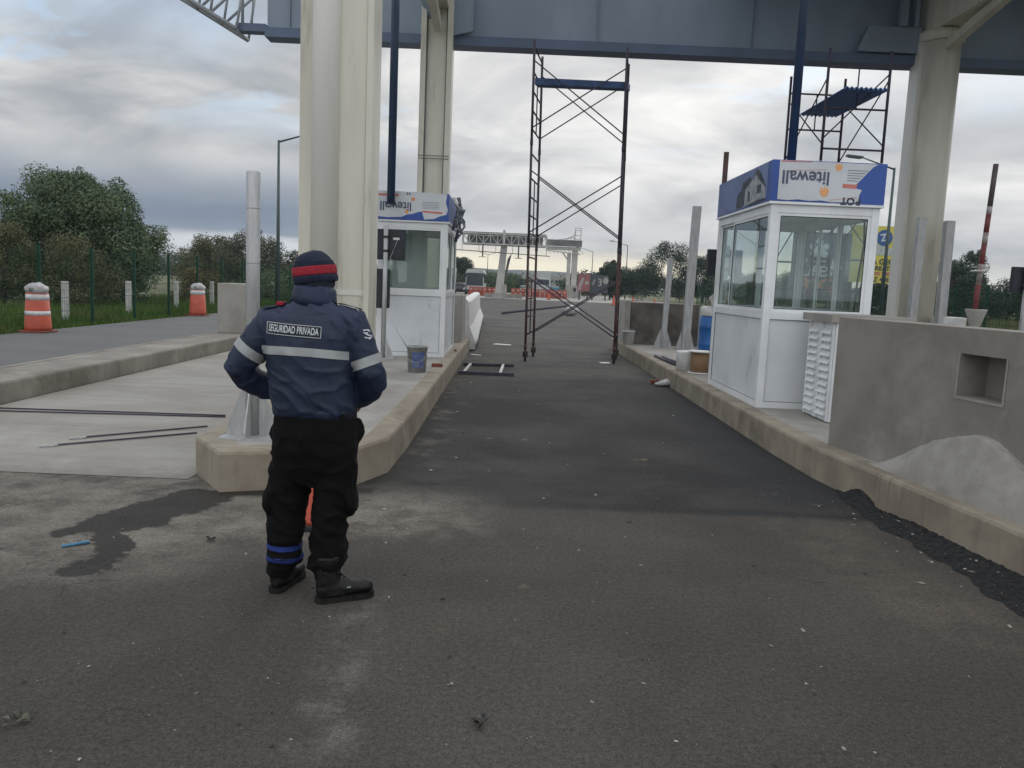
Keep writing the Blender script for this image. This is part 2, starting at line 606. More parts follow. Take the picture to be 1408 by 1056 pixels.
def seg_mask(k, px, py, a, b, r0, r1):
    """1 inside a capsule round the segment a-b, 0 outside"""
    ax, ay = a
    dx, dy = b[0] - ax, b[1] - ay
    L = dx * dx + dy * dy
    t = k.m('DIVIDE', k.m('ADD', k.m('MULTIPLY', k.m('SUBTRACT', px, ax), dx), k.m('MULTIPLY', k.m('SUBTRACT', py, ay), dy)), L, clamp=True)
    ex = k.m('SUBTRACT', k.m('SUBTRACT', px, ax), k.m('MULTIPLY', t, dx))
    ey = k.m('SUBTRACT', k.m('SUBTRACT', py, ay), k.m('MULTIPLY', t, dy))
    dd = k.m('SQRT', k.m('ADD', k.m('MULTIPLY', ex, ex), k.m('MULTIPLY', ey, ey)))
    return k.mr(dd, r0, r1, 1.0, 0.0)


def road_material():
    m = bpy.data.materials.new('road asphalt')
    m.use_nodes = True
    k = NT(m.node_tree)
    p = k.n['Principled BSDF']
    tc = k.node('ShaderNodeTexCoord')
    P = tc.outputs['Object']
    x, y, z = k.sep(P)
    nb = k.noise(P, 0.55, 6, 0.62, 0.3)       # broad mottling
    nm = k.noise(P, 3.1, 7, 0.7, 0.2)         # patches
    nf = k.noise(P, 38, 4, 0.75)              # grain
    ng = k.noise(P, 105, 3, 0.75)              # aggregate
    nw = k.noise(P, 1.7, 5, 0.6)
    wob = k.m('MULTIPLY', k.m('SUBTRACT', nw, 0.5), 1.0)
    near = k.mix(k.mr(nb, 0.36, 0.64), (0.062, 0.0545, 0.047), (0.084, 0.0735, 0.063))
    lane = k.mix(k.mr(nb, 0.38, 0.62), (0.031, 0.0295, 0.028), (0.060, 0.056, 0.0515))
    far = k.mix(k.mr(nb, 0.4, 0.6), (0.066, 0.062, 0.057), (0.092, 0.086, 0.078))
    # laid joint across the lane at 5.7 m, another at 14 m
    yw = k.m('ADD', y, k.m('MULTIPLY', wob, 0.16))
    col = k.mix(k.mr(yw, 5.60, 5.74), near, lane)
    col = k.mix(k.mr(k.m('ADD', y, k.m('MULTIPLY', wob, 1.6)), 12.5, 15.5), col, far)
    # darker seam on the joint
    seam = k.m('MULTIPLY', k.mr(k.m('ABSOLUTE', k.m('SUBTRACT', yw, 5.76)), 0.0, 0.14, 1.0, 0.0), k.mr(x, -0.6, 1.4, 0.0, 0.9))
    col = k.mix(seam, col, (0.030, 0.030, 0.030))
    seam2 = k.m('MULTIPLY', k.mr(k.m('ABSOLUTE', k.m('SUBTRACT', k.m('ADD', y, k.m('MULTIPLY', wob, 0.5)), 13.6)), 0.0, 0.35, 1.0, 0.0), k.mr(x, 0.2, 1.2, 0.0, 0.7))
    col = k.mix(seam2, col, (0.032, 0.030, 0.029))
    # oily darker band beside the right kerb
    oil = k.m('MULTIPLY', k.mr(k.m('ADD', x, k.m('MULTIPLY', wob, 0.9)), 1.3, 2.4, 0.0, 0.75), k.m('MULTIPLY', k.mr(y, 5.6, 6.2), k.mr(y, 11.0, 15.0, 1.0, 0.0)))
    col = k.mix(oil, col, (0.034, 0.034, 0.035))
    oil2 = k.m('MULTIPLY', seg_mask(k, k.m('ADD', x, k.m('MULTIPLY', wob, 0.3)), y, (-0.7, 6.8), (-0.75, 12.0), 0.05, 0.45), 0.6)
    col = k.mix(oil2, col, (0.040, 0.039, 0.038))
    # cement dust ground into the surface near the island nose
    xw = k.m('ADD', x, k.m('MULTIPLY', wob, 0.35))
    yw2 = k.m('ADD', y, k.m('MULTIPLY', k.m('SUBTRACT', nm, 0.5), 0.9))
    dust = k.m('MAXIMUM', seg_mask(k, xw, yw2, (-7.5, 5.0), (-2.7, 5.35), 0.7, 1.9),
               seg_mask(k, xw, yw2, (-2.4, 4.95), (-0.7, 5.5), 0.15, 0.85))
    dust = k.m('MULTIPLY', dust, k.mr(nm, 0.30, 0.66, 0.15, 0.95))
    col = k.mix(dust, col, (0.215, 0.192, 0.160))
    edge = k.m('MULTIPLY', seg_mask(k, xw, y, (-0.75, 7.0), (-0.8, 14.0), 0.0, 0.40), k.mr(nm, 0.48, 0.68, 0.0, 0.55))
    col = k.mix(edge, col, (0.18, 0.16, 0.132))
    tan = k.m('MULTIPLY', seg_mask(k, xw, y, (2.15, 5.4), (2.3, 3.9), 0.0, 0.55), k.mr(nm, 0.4, 0.65, 0.0, 0.6))
    col = k.mix(tan, col, (0.14, 0.115, 0.088))
    # wheel swept pale track and trowel smears
    tr = k.m('MULTIPLY', seg_mask(k, xw, y, (-0.62, 2.6), (-0.66, 3.9), 0.02, 0.16), k.mr(nm, 0.42, 0.66, 0.0, 0.5))
    col = k.mix(tr, col, (0.20, 0.185, 0.165))
    pl = k.m('MULTIPLY', k.mr(k.noise(P, 2.3, 8, 0.75, 0.5), 0.60, 0.74), k.mr(nb, 0.40, 0.62, 0.0, 0.5))
    col = k.mix(pl, col, (0.215, 0.20, 0.18))
    sand = k.m('MULTIPLY', k.mr(k.noise(P, 1.9, 3, 0.5, 0.2), 0.69, 0.74), 0.55)
    col = k.mix(sand, col, (0.22, 0.175, 0.105))
    drk = k.m('MULTIPLY', k.mr(k.noise(P, 4.5, 3, 0.5), 0.70, 0.78), 0.55)
    col = k.mix(drk, col, (0.028, 0.027, 0.026))
    # water run from under the island
    nx_ = k.noise(P, 13, 5, 0.7)
    px = k.m('ADD', k.m('ADD', x, k.m('MULTIPLY', wob, 0.42)), k.m('ADD', k.m('MULTIPLY', k.m('SUBTRACT', nm, 0.5), 0.40), k.m('MULTIPLY', k.m('SUBTRACT', nx_, 0.5), 0.16)))
    py = k.m('ADD', k.m('ADD', y, k.m('MULTIPLY', wob, 0.32)), k.m('MULTIPLY', k.m('SUBTRACT', nm, 0.5), 0.30))
    wet = k.m('MAXIMUM', seg_mask(k, px, py, (-2.16, 5.60), (-2.34, 4.98), 0.20, 0.24), seg_mask(k, px, py, (-2.36, 4.95), (-2.16, 4.15), 0.09, 0.13))
    wet = k.m('MAXIMUM', wet, seg_mask(k, px, py, (-2.35, 5.0), (-2.56, 4.72), 0.06, 0.10))
    wet = k.m('MAXIMUM', wet, seg_mask(k, px, py, (-2.1, 5.68), (-1.0, 5.98), 0.06, 0.12))
    col = k.mix(k.m('MULTIPLY', wet, 0.92), col, k.mix(nm, (0.018, 0.015, 0.0125), (0.036, 0.030, 0.025)))
    # scuffs and drag marks along the lane, hairline cracks
    sc = k.noise(k.comb(k.m('MULTIPLY', x, 9.0), k.m('MULTIPLY', y, 0.9), 0.0), 1.0, 6, 0.7, 0.6)
    col = k.mix(k.m('MULTIPLY', k.mr(sc, 0.60, 0.78), k.mr(nb, 0.42, 0.60, 0.0, 0.45)), col, (0.155, 0.145, 0.128))
    sc2 = k.noise(k.comb(k.m('MULTIPLY', x, 1.2), k.m('MULTIPLY', y, 5.0), 4.0), 1.0, 6, 0.7, 0.5)
    col = k.mix(k.m('MULTIPLY', k.mr(sc2, 0.56, 0.72), k.mr(y, 5.6, 6.4, 0.15, 0.55)), col, (0.024, 0.023, 0.022))
    cv = k.node('ShaderNodeTexVoronoi', feature='DISTANCE_TO_EDGE')
    mx = k.node('ShaderNodeVectorMath', operation='ADD')
    k.l.new(P, mx.inputs[0])
    nz = k.node('ShaderNodeTexNoise')
    nz.inputs['Scale'].default_value = 1.6
    nz.inputs['Detail'].default_value = 6
    k.l.new(P, nz.inputs['Vector'])
    k.l.new(nz.outputs['Color'], mx.inputs[1])
    k.l.new(mx.outputs[0], cv.inputs['Vector'])
    cv.inputs['Scale'].default_value = 0.55
    crack = k.m('MULTIPLY', k.mr(cv.outputs['Distance'], 0.0, 0.0035, 1.0, 0.0), k.mr(k.noise(P, 0.8, 4, 0.6), 0.50, 0.60, 0.0, 0.8))
    col = k.mix(crack, col, (0.018, 0.017, 0.016))
    sp = k.noise(P, 60, 3, 0.6)
    col = k.mix(k.mr(sp, 0.62, 0.72, 0.0, 0.45), col, (0.17, 0.155, 0.135))
    col = k.mix(k.mr(sp, 0.38, 0.30, 0.0, 0.55), col, (0.022, 0.021, 0.020))
    # grain, stones, pale grit
    col = k.mix(1.0, col, k.ramp(nf, [(0.25, (0.58,) * 3), (0.75, (1.42,) * 3)]), 'MULTIPLY')
    col = k.mix(1.0, col, k.ramp(ng, [(0.3, (0.52,) * 3), (0.7, (1.52,) * 3)]), 'MULTIPLY')
    vo = k.node('ShaderNodeTexVoronoi', feature='F1')
    k.l.new(P, vo.inputs['Vector'])
    vo.inputs['Scale'].default_value = 26
    grit = k.m('MULTIPLY', k.mr(vo.outputs['Distance'], 0.05, 0.09, 1.0, 0.0), k.mr(k.noise(P, 5.0, 4, 0.7), 0.50, 0.66, 0.0, 0.8))
    col = k.mix(grit, col, (0.28, 0.26, 0.235))
    k.l.new(col, p.inputs['Base Color'])
    k.l.new(k.m('SUBTRACT', 0.86, k.m('MULTIPLY', wet, 0.16)), p.inputs['Roughness'])
    p.inputs['Specular IOR Level'].default_value = 0.22
    b = k.node('ShaderNodeBump')
    b.inputs['Strength'].default_value = 0.9
    b.inputs['Distance'].default_value = 0.008
    k.l.new(k.m('ADD', k.m('MULTIPLY', ng, 0.5), k.m('ADD', nf, k.m('MULTIPLY', nm, 1.4))), b.inputs['Height'])
    k.l.new(b.outputs[0], p.inputs['Normal'])
    return m


def slab_material():
    m = bpy.data.materials.new('concrete slab')
    m.use_nodes = True
    k = NT(m.node_tree)
    p = k.n['Principled BSDF']
    P = k.node('ShaderNodeTexCoord').outputs['Object']
    x, y, z = k.sep(P)
    n1 = k.noise(P, 0.8, 6, 0.6, 0.4)
    n2 = k.noise(P, 5, 7, 0.7)
    n3 = k.noise(P, 90, 3, 0.7)
    st = k.noise(k.comb(k.m('MULTIPLY', x, 0.35), k.m('MULTIPLY', y, 4.0), 0.0), 1.6, 5, 0.6, 0.2)   # broom and trowel streaks across
    col = k.mix(k.mr(n1, 0.35, 0.65), (0.345, 0.322, 0.285), (0.265, 0.243, 0.21))
    col = k.mix(k.mr(st, 0.45, 0.75, 0.0, 0.6), col, (0.235, 0.215, 0.19))
    col = k.mix(k.mr(n2, 0.58, 0.74, 0.0, 0.5), col, (0.40, 0.378, 0.34))
    dirt = k.mr(k.m('ADD', y, k.m('MULTIPLY', n2, 1.1)), 6.45, 7.1, 0.9, 0.0)
    col = k.mix(dirt, col, (0.20, 0.182, 0.155))
    # formed joints and hairline cracks
    jt = k.m('ABSOLUTE', k.m('SUBTRACT', k.m('FRACT', k.m('DIVIDE', k.m('ADD', y, k.m('MULTIPLY', n1, 0.06)), 3.2)), 0.5))
    col = k.mix(k.mr(jt, 0.0, 0.004, 0.75, 0.0), col, (0.07, 0.065, 0.06))
    col = k.mix(1.0, col, k.ramp(n3, [(0.3, (0.9,) * 3), (0.7, (1.1,) * 3)]), 'MULTIPLY')
    k.l.new(col, p.inputs['Base Color'])
    p.inputs['Roughness'].default_value = 0.85
    b = k.node('ShaderNodeBump')
    b.inputs['Strength'].default_value = 0.3
    b.inputs['Distance'].default_value = 0.006
    k.l.new(k.m('ADD', n3, k.m('ADD', st, n2)), b.inputs['Height'])
    k.l.new(b.outputs[0], p.inputs['Normal'])
    return m


M_GROUND = pm('grassy earth', (0.075, 0.095, 0.032), (0.115, 0.115, 0.050), 0.12, 0.95, bump=0.3, bscale=3, c3=(0.15, 0.13, 0.075), s3=0.05, t3=(0.5, 0.7))
M_ROAD = road_material()
M_SLAB = slab_material()
sheet('ground', [(-3000, -400), (3000, -400), (3000, 4000), (-3000, 4000)], -0.012, M_GROUND)
sheet('road', [(-11.15, -12), (18.0, -12), (18.0, 20), (20.5, 86), (-11.15, 86)], 0.0, M_ROAD)
sheet('concrete_lane', [(-5.62, 6.06), (-2.40, 6.06), (-2.40, 42), (-5.62, 42)], 0.004, M_SLAB)
M_PLAZA = pm('plaza concrete', (0.34, 0.325, 0.29), (0.27, 0.255, 0.225), 0.25, 0.9)
sheet('plaza_pavement', [(-16, 86), (20.5, 86), (20.5, 150), (-16, 150)], 0.002, M_PLAZA)
M_SVC = pm('service road asphalt', (0.105, 0.105, 0.105), (0.125, 0.122, 0.118), 0.7, 0.85, bump=0.3, bscale=60)
sheet('service_road', [(-11.15, -12), (-6.6, -12), (-6.6, 60), (-11.15, 60)], 0.004, M_SVC)


def island(name, outer, inner, h, mk, ms):
    """traffic island: kerb stones round a concrete slab"""
    mb = MB()
    n = len(outer)
    # rounded top edge on the kerb
    r = 0.03
    cx = sum(p[0] for p in outer) / n
    cy = sum(p[1] for p in outer) / n

    def inset(poly, d):
        res = []
        for i in range(n):
            a, b, c = Vector(poly[i - 1]), Vector(poly[i]), Vector(poly[(i + 1) % n])
            e1 = (b - a).normalized()
            e2 = (c - b).normalized()
            n1 = Vector((-e1.y, e1.x))
            n2 = Vector((-e2.y, e2.x))
            q = (n1 + n2)
            q = q / max(0.25, q.dot(n1))
            res.append((b + q * d)[:2])
        return res
    rings = [(outer, -0.25), (outer, h - r), (inset(outer, r * 0.3), h - r * 0.3), (inset(outer, r), h), (inner, h), (inner, -0.25)]
    vs = []
    for poly, z in rings:
        vs += [(p[0], p[1], z) for p in poly]
    fs = []
    for j in range(len(rings) - 1):
        for i in range(n):
            fs.append((j * n + i, j * n + (i + 1) % n, (j + 1) * n + (i + 1) % n, (j + 1) * n + i))
    mb.add(vs, fs)
    o = mb.build(name, mk)
    o['kind'] = 'structure'
    q = MB()
    q.prism([(p[0], p[1]) for p in inner], -0.25, h - 0.006)
    q = q.build(name.replace('kerb', 'slab') if 'kerb' in name else name + '_slab', ms)
    q['kind'] = 'structure'
    return o


island('island_kerb', [(-2.42, 20.5), (-2.42, 6.27), (-2.05, 5.74), (-1.60, 5.90), (-1.13, 6.12), (-0.955, 6.55), (-0.925, 7.6), (-0.925, 20.5)],
       [(-2.24, 20.3), (-2.24, 6.38), (-1.98, 5.98), (-1.66, 6.09), (-1.27, 6.30), (-1.14, 6.62), (-1.12, 7.6), (-1.12, 20.3)], 0.30, M_KERB, M_CONC)
island('booth_island_kerb', [(4.25, 2.0), (4.25, 21.6), (2.69, 21.6), (2.68, 8.0), (2.71, 7.0), (2.81, 6.2), (2.93, 5.2), (3.03, 4.4), (3.18, 3.5), (3.45, 2.4)],
       [(4.07, 2.3), (4.07, 21.4), (2.86, 21.4), (2.86, 8.0), (2.885, 7.04), (2.985, 6.23), (3.105, 5.23), (3.205, 4.43), (3.35, 3.55), (3.61, 2.5)], 0.28, M_KERB, M_CONC)
island('separator_kerb', [(-6.55, -3), (-5.66, -3), (-5.66, 26), (-6.55, 26)],
       [(-6.42, -2.8), (-5.79, -2.8), (-5.79, 25.8), (-6.42, 25.8)], 0.25, M_KERBG, M_KERBG)
island('outer_island_kerb', [(8.15, 8), (9.65, 8), (9.65, 24), (8.15, 24)],
       [(8.33, 8.2), (9.47, 8.2), (9.47, 23.8), (8.33, 23.8)], 0.28, M_KERBG, M_CONC)

# loose fresh asphalt tamped against the kerb
mb = MB()
vs, fs = [], []
NY, NX = 300, 20
kx = [(8.0, 2.68), (7.0, 2.71), (6.2, 2.81), (5.2, 2.93), (4.4, 3.03), (3.5, 3.18), (2.4, 3.45)]


def kerb_x(y):
    for (y0, x0), (y1, x1) in zip(kx[:-1], kx[1:]):
        if y1 <= y <= y0:
            return x0 + (x1 - x0) * (y0 - y) / (y0 - y1)
    return kx[0][1] if y > 8 else kx[-1][1]


for j in range(NY + 1):
    y = 2.6 + (6.6 - 2.6) * j / NY
    wv = noise.noise((y * 2.1, 3.3, 0)) * 0.10 + noise.noise((y * 7, 1.3, 0)) * 0.05
    wd = float(np.interp(y, [2.6, 3.0, 3.75, 4.5, 5.2, 5.76, 6.3, 6.6], [0.62, 0.60, 0.50, 0.33, 0.22, 0.26, 0.12, 0.02]))
    left = kerb_x(y) - wd + wv * 0.7 * min(1, (6.6 - y)) + 0.02 * noise.noise((y * 19, 4.4, 0))
    rt = kerb_x(y) + 0.01
    for i in range(NX + 1):
        f = i / NX
        x = left + (rt - left) * f
        hgt = 0.004 + 0.060 * f ** 1.6 * min(1, (6.6 - y) * 2) * (0.55 + 0.45 * noise.noise((y * 1.6, 9.0, 0.0)))
        hgt += (0.010 * noise.noise((x * 12, y * 12, 0)) + 0.010 * noise.noise((x * 31, y * 31, 2))) * min(1, f * 3)
        if abs(y - 6.25) < 0.22:
            hgt += 0.09 * f ** 3 * (1 - ((y - 6.25) / 0.22) ** 2)
        vs.append((x, y, max(0.004, hgt) if i else 0.0035))
for j in range(NY):
    for i in range(NX):
        a = j * (NX + 1) + i
        fs.append((a, a + 1, a + NX + 2, a + NX + 1))
mb.add(vs, fs, True)
mb.build('fresh_asphalt', M_BLACKASPH)['kind'] = 'structure'


# ------------------------------------------------------------ canopy of the toll gate
def canopy():
    T = thing('canopy', (-1.75, 18.4, 6.6), 'steel toll canopy with deep grey blue girder spanning the lanes overhead', 'canopy')
    # back girder (facing the camera): web plate, flanges, stiffeners
    g = MB().box(-5.48, 24, 18.30, 18.36, 6.78, 8.55)
    for i, x in enumerate(np.arange(-5.0, 24, 3.3)):
        g.box(x, x + 0.014, 18.255, 18.297, 6.80, 8.55)
    g.build('girder', M_BEAM, T)
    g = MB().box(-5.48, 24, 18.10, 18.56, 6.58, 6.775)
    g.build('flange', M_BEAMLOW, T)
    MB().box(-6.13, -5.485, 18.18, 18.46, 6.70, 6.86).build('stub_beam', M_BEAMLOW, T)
    for k_, yy in enumerate(np.arange(9.6, 18.2, 1.3)):
        MB().box(-5.5, 24, yy - 0.05, yy + 0.05, 8.62, 8.80).build('purlin', M_BEAM, T)
    MB().box(4.0, 24, 14.0, 19.4, 8.81, 8.92).build('shade_deck', M_BEAM, T)  # unseen deck, added and sized to shade the girder and round column
    # front girder above the frame of view
    MB().box(-5.5, 24, 8.85, 9.15, 6.78, 8.6).build('girder', M_BEAM, T)
    # long beams joining the two column rows, with knee braces
    for x in (-1.78, 8.86):
        q = MB().box(x - 0.22, x + 0.22, 9.35, 18.05, 7.25, 8.0)
        q.bar((x, 17.85, 6.85), (x, 14.6, 7.4), 0.16, 0.18)
        q.build('long_beam', M_CREAM, T)
    # haunch plates bolted to the girder by the far column
    h = MB()
    h.slab([(7.12, 6.80), (8.45, 6.80), (8.45, 7.32), (7.33, 7.32)], 'y', 18.02, 18.09)
    h.box(7.95, 8.10, 17.95, 18.09, 7.32, 8.3)
    h.box(8.25, 8.33, 17.95, 18.09, 7.32, 8.3)
    h.build('haunch_plate', M_BEAM, T)
    h = MB()
    h.slab([(-2.05, 6.6), (-1.05, 6.85), (-1.05, 8.5), (-2.2, 8.5)], 'y', 18.02, 18.09)
    h.bar((-1.9, 17.9, 7.05), (-2.3, 17.2, 8.2), 0.28, 0.05)
    h.build('haunch_plate', M_BEAM, T)
    # wire stays hanging from the unfinished end
    # unfinished lattice at the open end
    t = MB()
    a0, b0 = Vector((-6.08, 18.1, 6.70)), Vector((-6.08, 18.9, 6.70))
    a1, b1 = Vector((-9.4, 18.1, 8.55)), Vector((-9.4, 18.9, 8.55))
    up = Vector((0.15, 0, 0.95))
    for p, q in ((a0, a1), (b0, b1)):
        t.tube(p, q, 0.05)
        t.tube(p + up, q + up, 0.05)
        N = 6
        for i in range(N + 1):
            c = p.lerp(q, i / N)
            t.tube(c, c + up, 0.03, n=6)
            if i < N:
                e = p.lerp(q, (i + 1) / N)
                t.tube(c + up, e, 0.03, n=6)
    for i in range(7):
        t.tube(a0.lerp(a1, i / 6), b0.lerp(b1, i / 6), 0.03, n=6)
        if i < 6:
            t.tube(a0.lerp(a1, i / 6), b0.lerp(b1, (i + 1) / 6), 0.025, n=6)
    t.tube((-6.08, 18.5, 6.8), (-6.08, 18.5, 8.6), 0.035)
    t.tube((-5.8, 18.3, 6.86), (-5.8, 18.3, 8.6), 0.012)
    t.build('lattice', pm('grey lattice paint', (0.40, 0.42, 0.44), (0.32, 0.34, 0.36), 2, 0.5), T)


canopy()


def column(x, y, w, top, label, base):
    """built-up column: square box with a half round pipe on its near face and side plates"""
    T = thing('column', (x, y, base), label, 'column', 'columns carrying the canopy')
    b = MB().box(x - w * 0.31, x + w * 0.415, y - w * 0.30, y + w * 0.40, base + 0.02, top, 0.012)
    b.build('shaft', M_CREAM, T)
    p = MB().lathe([(w * 0.185, base + 0.02), (w * 0.185, top)], (x - w * 0.125, y - w * 0.30, 0), 28)
    p.build('pipe', M_CREAMW, T)
    s = MB()
    s.box(x + w * 0.42, x + w * 0.50, y - w * 0.34, y + w * 0.3, base + 0.02, top)
    s.box(x - w * 0.50, x - w * 0.315, y - w * 0.2, y + w * 0.3, base + 0.02, top)
    s.build('side_plate', M_CREAM, T)
    r = MB().box(x - w * 0.31, x + w * 0.415, y - w * 0.312, y - w * 0.302, base + 1.09, base + 1.15)
    r.lathe([(w * 0.191, base + 1.09), (w * 0.195, base + 1.10), (w * 0.195, base + 1.14), (w * 0.191, base + 1.15)], (x - w * 0.125, y - w * 0.30, 0), 28)
    r.build('weld_band', M_CREAMW, T)
    MB().box(x - w * 0.56, x + w * 0.56, y - w * 0.6, y + w * 0.5, base - 0.005, base + 0.02).build('base_plate', M_GALV, T)
    return T


column(-1.935, 9.1, 0.79, 8.6, 'massive cream painted column with a round pipe on its face, standing on the island behind the guard', 0.294)


def slim_column(x, y, w, top, base, label):
    T = thing('column', (x, y, base), label, 'column', 'columns carrying the canopy')
    s = MB().box(x - w * 0.30, x + w * 0.30, y - 0.02, y + 0.28, base, top)
    s.build('shaft', M_CREAM, T)
    for sx in (-1, 1):
        MB().box(x + sx * w * 0.42 - w * 0.085, x + sx * w * 0.42 + w * 0.085, y - 0.12, y + 0.34, base, top).build('flange', M_CREAM, T)
    j = MB()
    for z in (4.15, 4.21):
        j.box(x - w * 0.49, x + w * 0.49, y - 0.128, y - 0.121, z, z + 0.018)
    for sx in (-0.315, 0.315):
        j.tube((x + sx * w, y - 0.05, base), (x + sx * w, y - 0.05, top), 0.014, n=6)
    j.build('conduit', pm('dark joint', (0.16, 0.16, 0.15), None, rough=0.7), T)
    return T


slim_column(-1.79, 17.95, 0.66, 8.3, 0.294, 'slim cream I section column rising behind the booth with torn sign')


def round_column():
    x, y, r = 8.86, 18.0, 0.40
    T = thing('column', (x, y, 0.27), 'thick round cream column beyond the concrete wall at the far side', 'column', 'columns carrying the canopy')
    MB().lathe([(r, 0.27), (r, 7.12)], (x, y, 0), 40).build('shaft', M_CREAM, T)
    MB().lathe([(r + 0.03, 7.0), (r + 0.06, 7.03), (r + 0.06, 7.2), (r, 7.24)], (x, y, 0), 40).build('collar', M_CREAM, T)
    MB().box(x - r - 0.07, x - r + 0.06, y - 0.10, y + 0.3, 0.27, 7.0).build('side_plate', M_CREAMW, T)
    MB().box(x - 0.34, x + 0.34, y - 0.34, y + 0.34, 7.2, 8.3).build('head', M_CREAM, T)


round_column()


# ------------------------------------------------------------ concrete parapet with niche, cement heap
def parapet():
    T = thing('parapet_wall', (2.89, 7.18, 0.27), 'grey rendered concrete parapet wall with a square niche beside the lane', 'wall')
    # front wall: prism over its plan, with the niche cut as a real recess
    A, B = Vector((2.89, 7.18)), Vector((3.62, 2.6))
    d = (B - A).normalized()
    nrm = Vector((d.y, -d.x))            # towards the lane
    if nrm.x > 0:
        nrm = -nrm
    L = (B - A).length
    th = 0.34
    z0, z1 = 0.27, 1.412
    s0, s1, n0, n1, dep = 1.565, 1.985, 0.94, 1.235, 0.22

    def P(s, z, t):
        q = A + d * s - nrm * t
        return (q.x, q.y, z)
    m = MB()
    S_, Z_ = [0, s0, s1, L], [z0, n0, n1, z1]
    for i in range(3):
        for j in range(3):
            if i == 1 and j == 1:
                continue
            m.add([P(S_[i], Z_[j], 0), P(S_[i + 1], Z_[j], 0), P(S_[i + 1], Z_[j + 1], 0), P(S_[i], Z_[j + 1], 0)], [(0, 1, 2, 3)])
    c = [(s0, n0), (s1, n0), (s1, n1), (s0, n1)]
    for i in range(4):
        a, b = c[i], c[(i + 1) % 4]
        m.add([P(*a, 0), P(*b, 0), P(*b, dep), P(*a, dep)], [(0, 1, 2, 3)])
    m.add([P(*q, dep) for q in c], [(0, 1, 2, 3)])
    m.add([P(0, z0, 0), P(0, z1, 0), P(0, z1, th), P(0, z0, th)], [(0, 1, 2, 3)])
    m.add([P(L, z0, 0), P(L, z1, 0), P(L, z1, th), P(L, z0, th)], [(0, 1, 2, 3)])
    m.add([P(0, z1, 0), P(L, z1, 0), P(L, z1, th), P(0, z1, th)], [(0, 1, 2, 3)])
    m.add([P(0, z0, th), P(L, z0, th), P(L, z1, th), P(0, z1, th)], [(0, 1, 2, 3)])
    m.build('wall_face', M_WALLC, T)
    # thin trowelled rim round the niche
    rim = MB()
    for (a, b, e, f) in ((s0 - 0.02, s1 + 0.02, n0 - 0.02, n0 - 0.003), (s0 - 0.02, s0 - 0.003, n0 - 0.003, n1), (s1 + 0.003, s1 + 0.02, n0 - 0.003, n1)):
        rim.add([P(a, e, -0.004), P(b, e, -0.004), P(b, f, -0.004), P(a, f, -0.004)], [(0, 1, 2, 3)])
        rim.add([P(a, e, 0.002), P(b, e, 0.002), P(b, e, -0.004), P(a, e, -0.004)], [(0, 1, 2, 3)])
        rim.add([P(a, f, 0.002), P(b, f, 0.002), P(b, f, -0.004), P(a, f, -0.004)], [(0, 1, 2, 3)])
    rim.build('niche_rim', M_CEMENT, T)
    # return wall with lintel over the louvred doors
    r = MB()
    r.box(3.42, 4.16, 8.36, 9.20, 0.27, 1.405)
    r.box(3.29, 3.42, 8.36, 9.20, 1.325, 1.405)
    r.build('return_wall', M_CONC, T)
    lv = MB()
    lv.box(3.36, 3.39, 8.40, 9.13, 0.285, 1.32)
    for y0, y1 in ((8.42, 8.755), (8.775, 9.11)):
        lv.box(3.340, 3.358, y0, y0 + 0.035, 0.29, 1.315)
        lv.box(3.340, 3.358, y1 - 0.035, y1, 0.29, 1.315)
        for i in range(12):
            z = 0.345 + i * 0.078
            lv.add([(3.357, y0 + 0.05, z + 0.05), (3.357, y1 - 0.05, z + 0.05), (3.315, y1 - 0.05, z), (3.315, y0 + 0.05, z),
                    (3.357, y0 + 0.05, z - 0.004), (3.357, y1 - 0.05, z - 0.004)],
                   [(0, 1, 2, 3), (3, 2, 5, 4), (0, 3, 4), (1, 5, 2)])
    lv.build('louvre_door', M_WHITE, T)


parapet()


def heap():
    """smoothed cement heap leaning on the parapet"""
    ax, ay = 3.16, 5.35
    A, B = Vector((2.89, 7.18)), Vector((3.62, 2.6))
    d = (B - A).normalized()
    N = 160
    vs, fs, idx = [], [], {}

    def wallx(y):
        return A.x + (B.x - A.x) * (A.y - y) / (A.y - B.y) + 0.06
    nx = 60
    ys = np.linspace(6.45, 3.6, N)
    for j, y in enumerate(ys):
        xl, xr = kerb_x(y) + 0.10, wallx(y)
        for i in range(nx):
            x = xl + (xr - xl) * i / (nx - 1)
            r = sqrt((x - ax - 0.05) ** 2 * 0.55 + (y - ay) ** 2 + 0.02)
            h = 0.515 - r * 0.47 + 0.03 * noise.noise((x * 2.3, y * 2.3, 1)) + 0.010 * noise.noise((x * 11, y * 11, 4)) + 0.006 * noise.noise((x * 27, y * 27, 8))
            if y < ay:
                h = max(h, 0.21 + 0.02 * noise.noise((x * 3, y * 3, 7)) - 0.02 * (wallx(y) - x))
            h = max(-0.02, h)
            h *= min(1.0, max(0.0, (x - xl) / 0.12)) ** 0.6 if h > 0 else 1
            vs.append((x, y, 0.276 + h))
    for j in range(N - 1):
        for i in range(nx - 1):
            a = j * nx + i
            fs.append((a, a + 1, a + nx + 1, a + nx))
    mb = MB().add(vs, fs, True)
    o = mb.build('cement_heap', M_CEMENT, None, (ax, ay, 0.28))
    tag(o, 'smooth pale cement heap sloping down from below the wall niche to the kerb', 'cement heap')


heap()

# concrete end walls on the islands
def end_wall(x0, x1, y0, y1, z0, z1, mat, label, cap=None):
    T = MB()
    T.box(x0, x1, y0, y1, z0, z1, 0.015)
    o = T.build('concrete_block', mat, None, ((x0 + x1) / 2, (y0 + y1) / 2, z0))
    tag(o, label, 'concrete block', 'concrete blocks ending the islands')
    return o


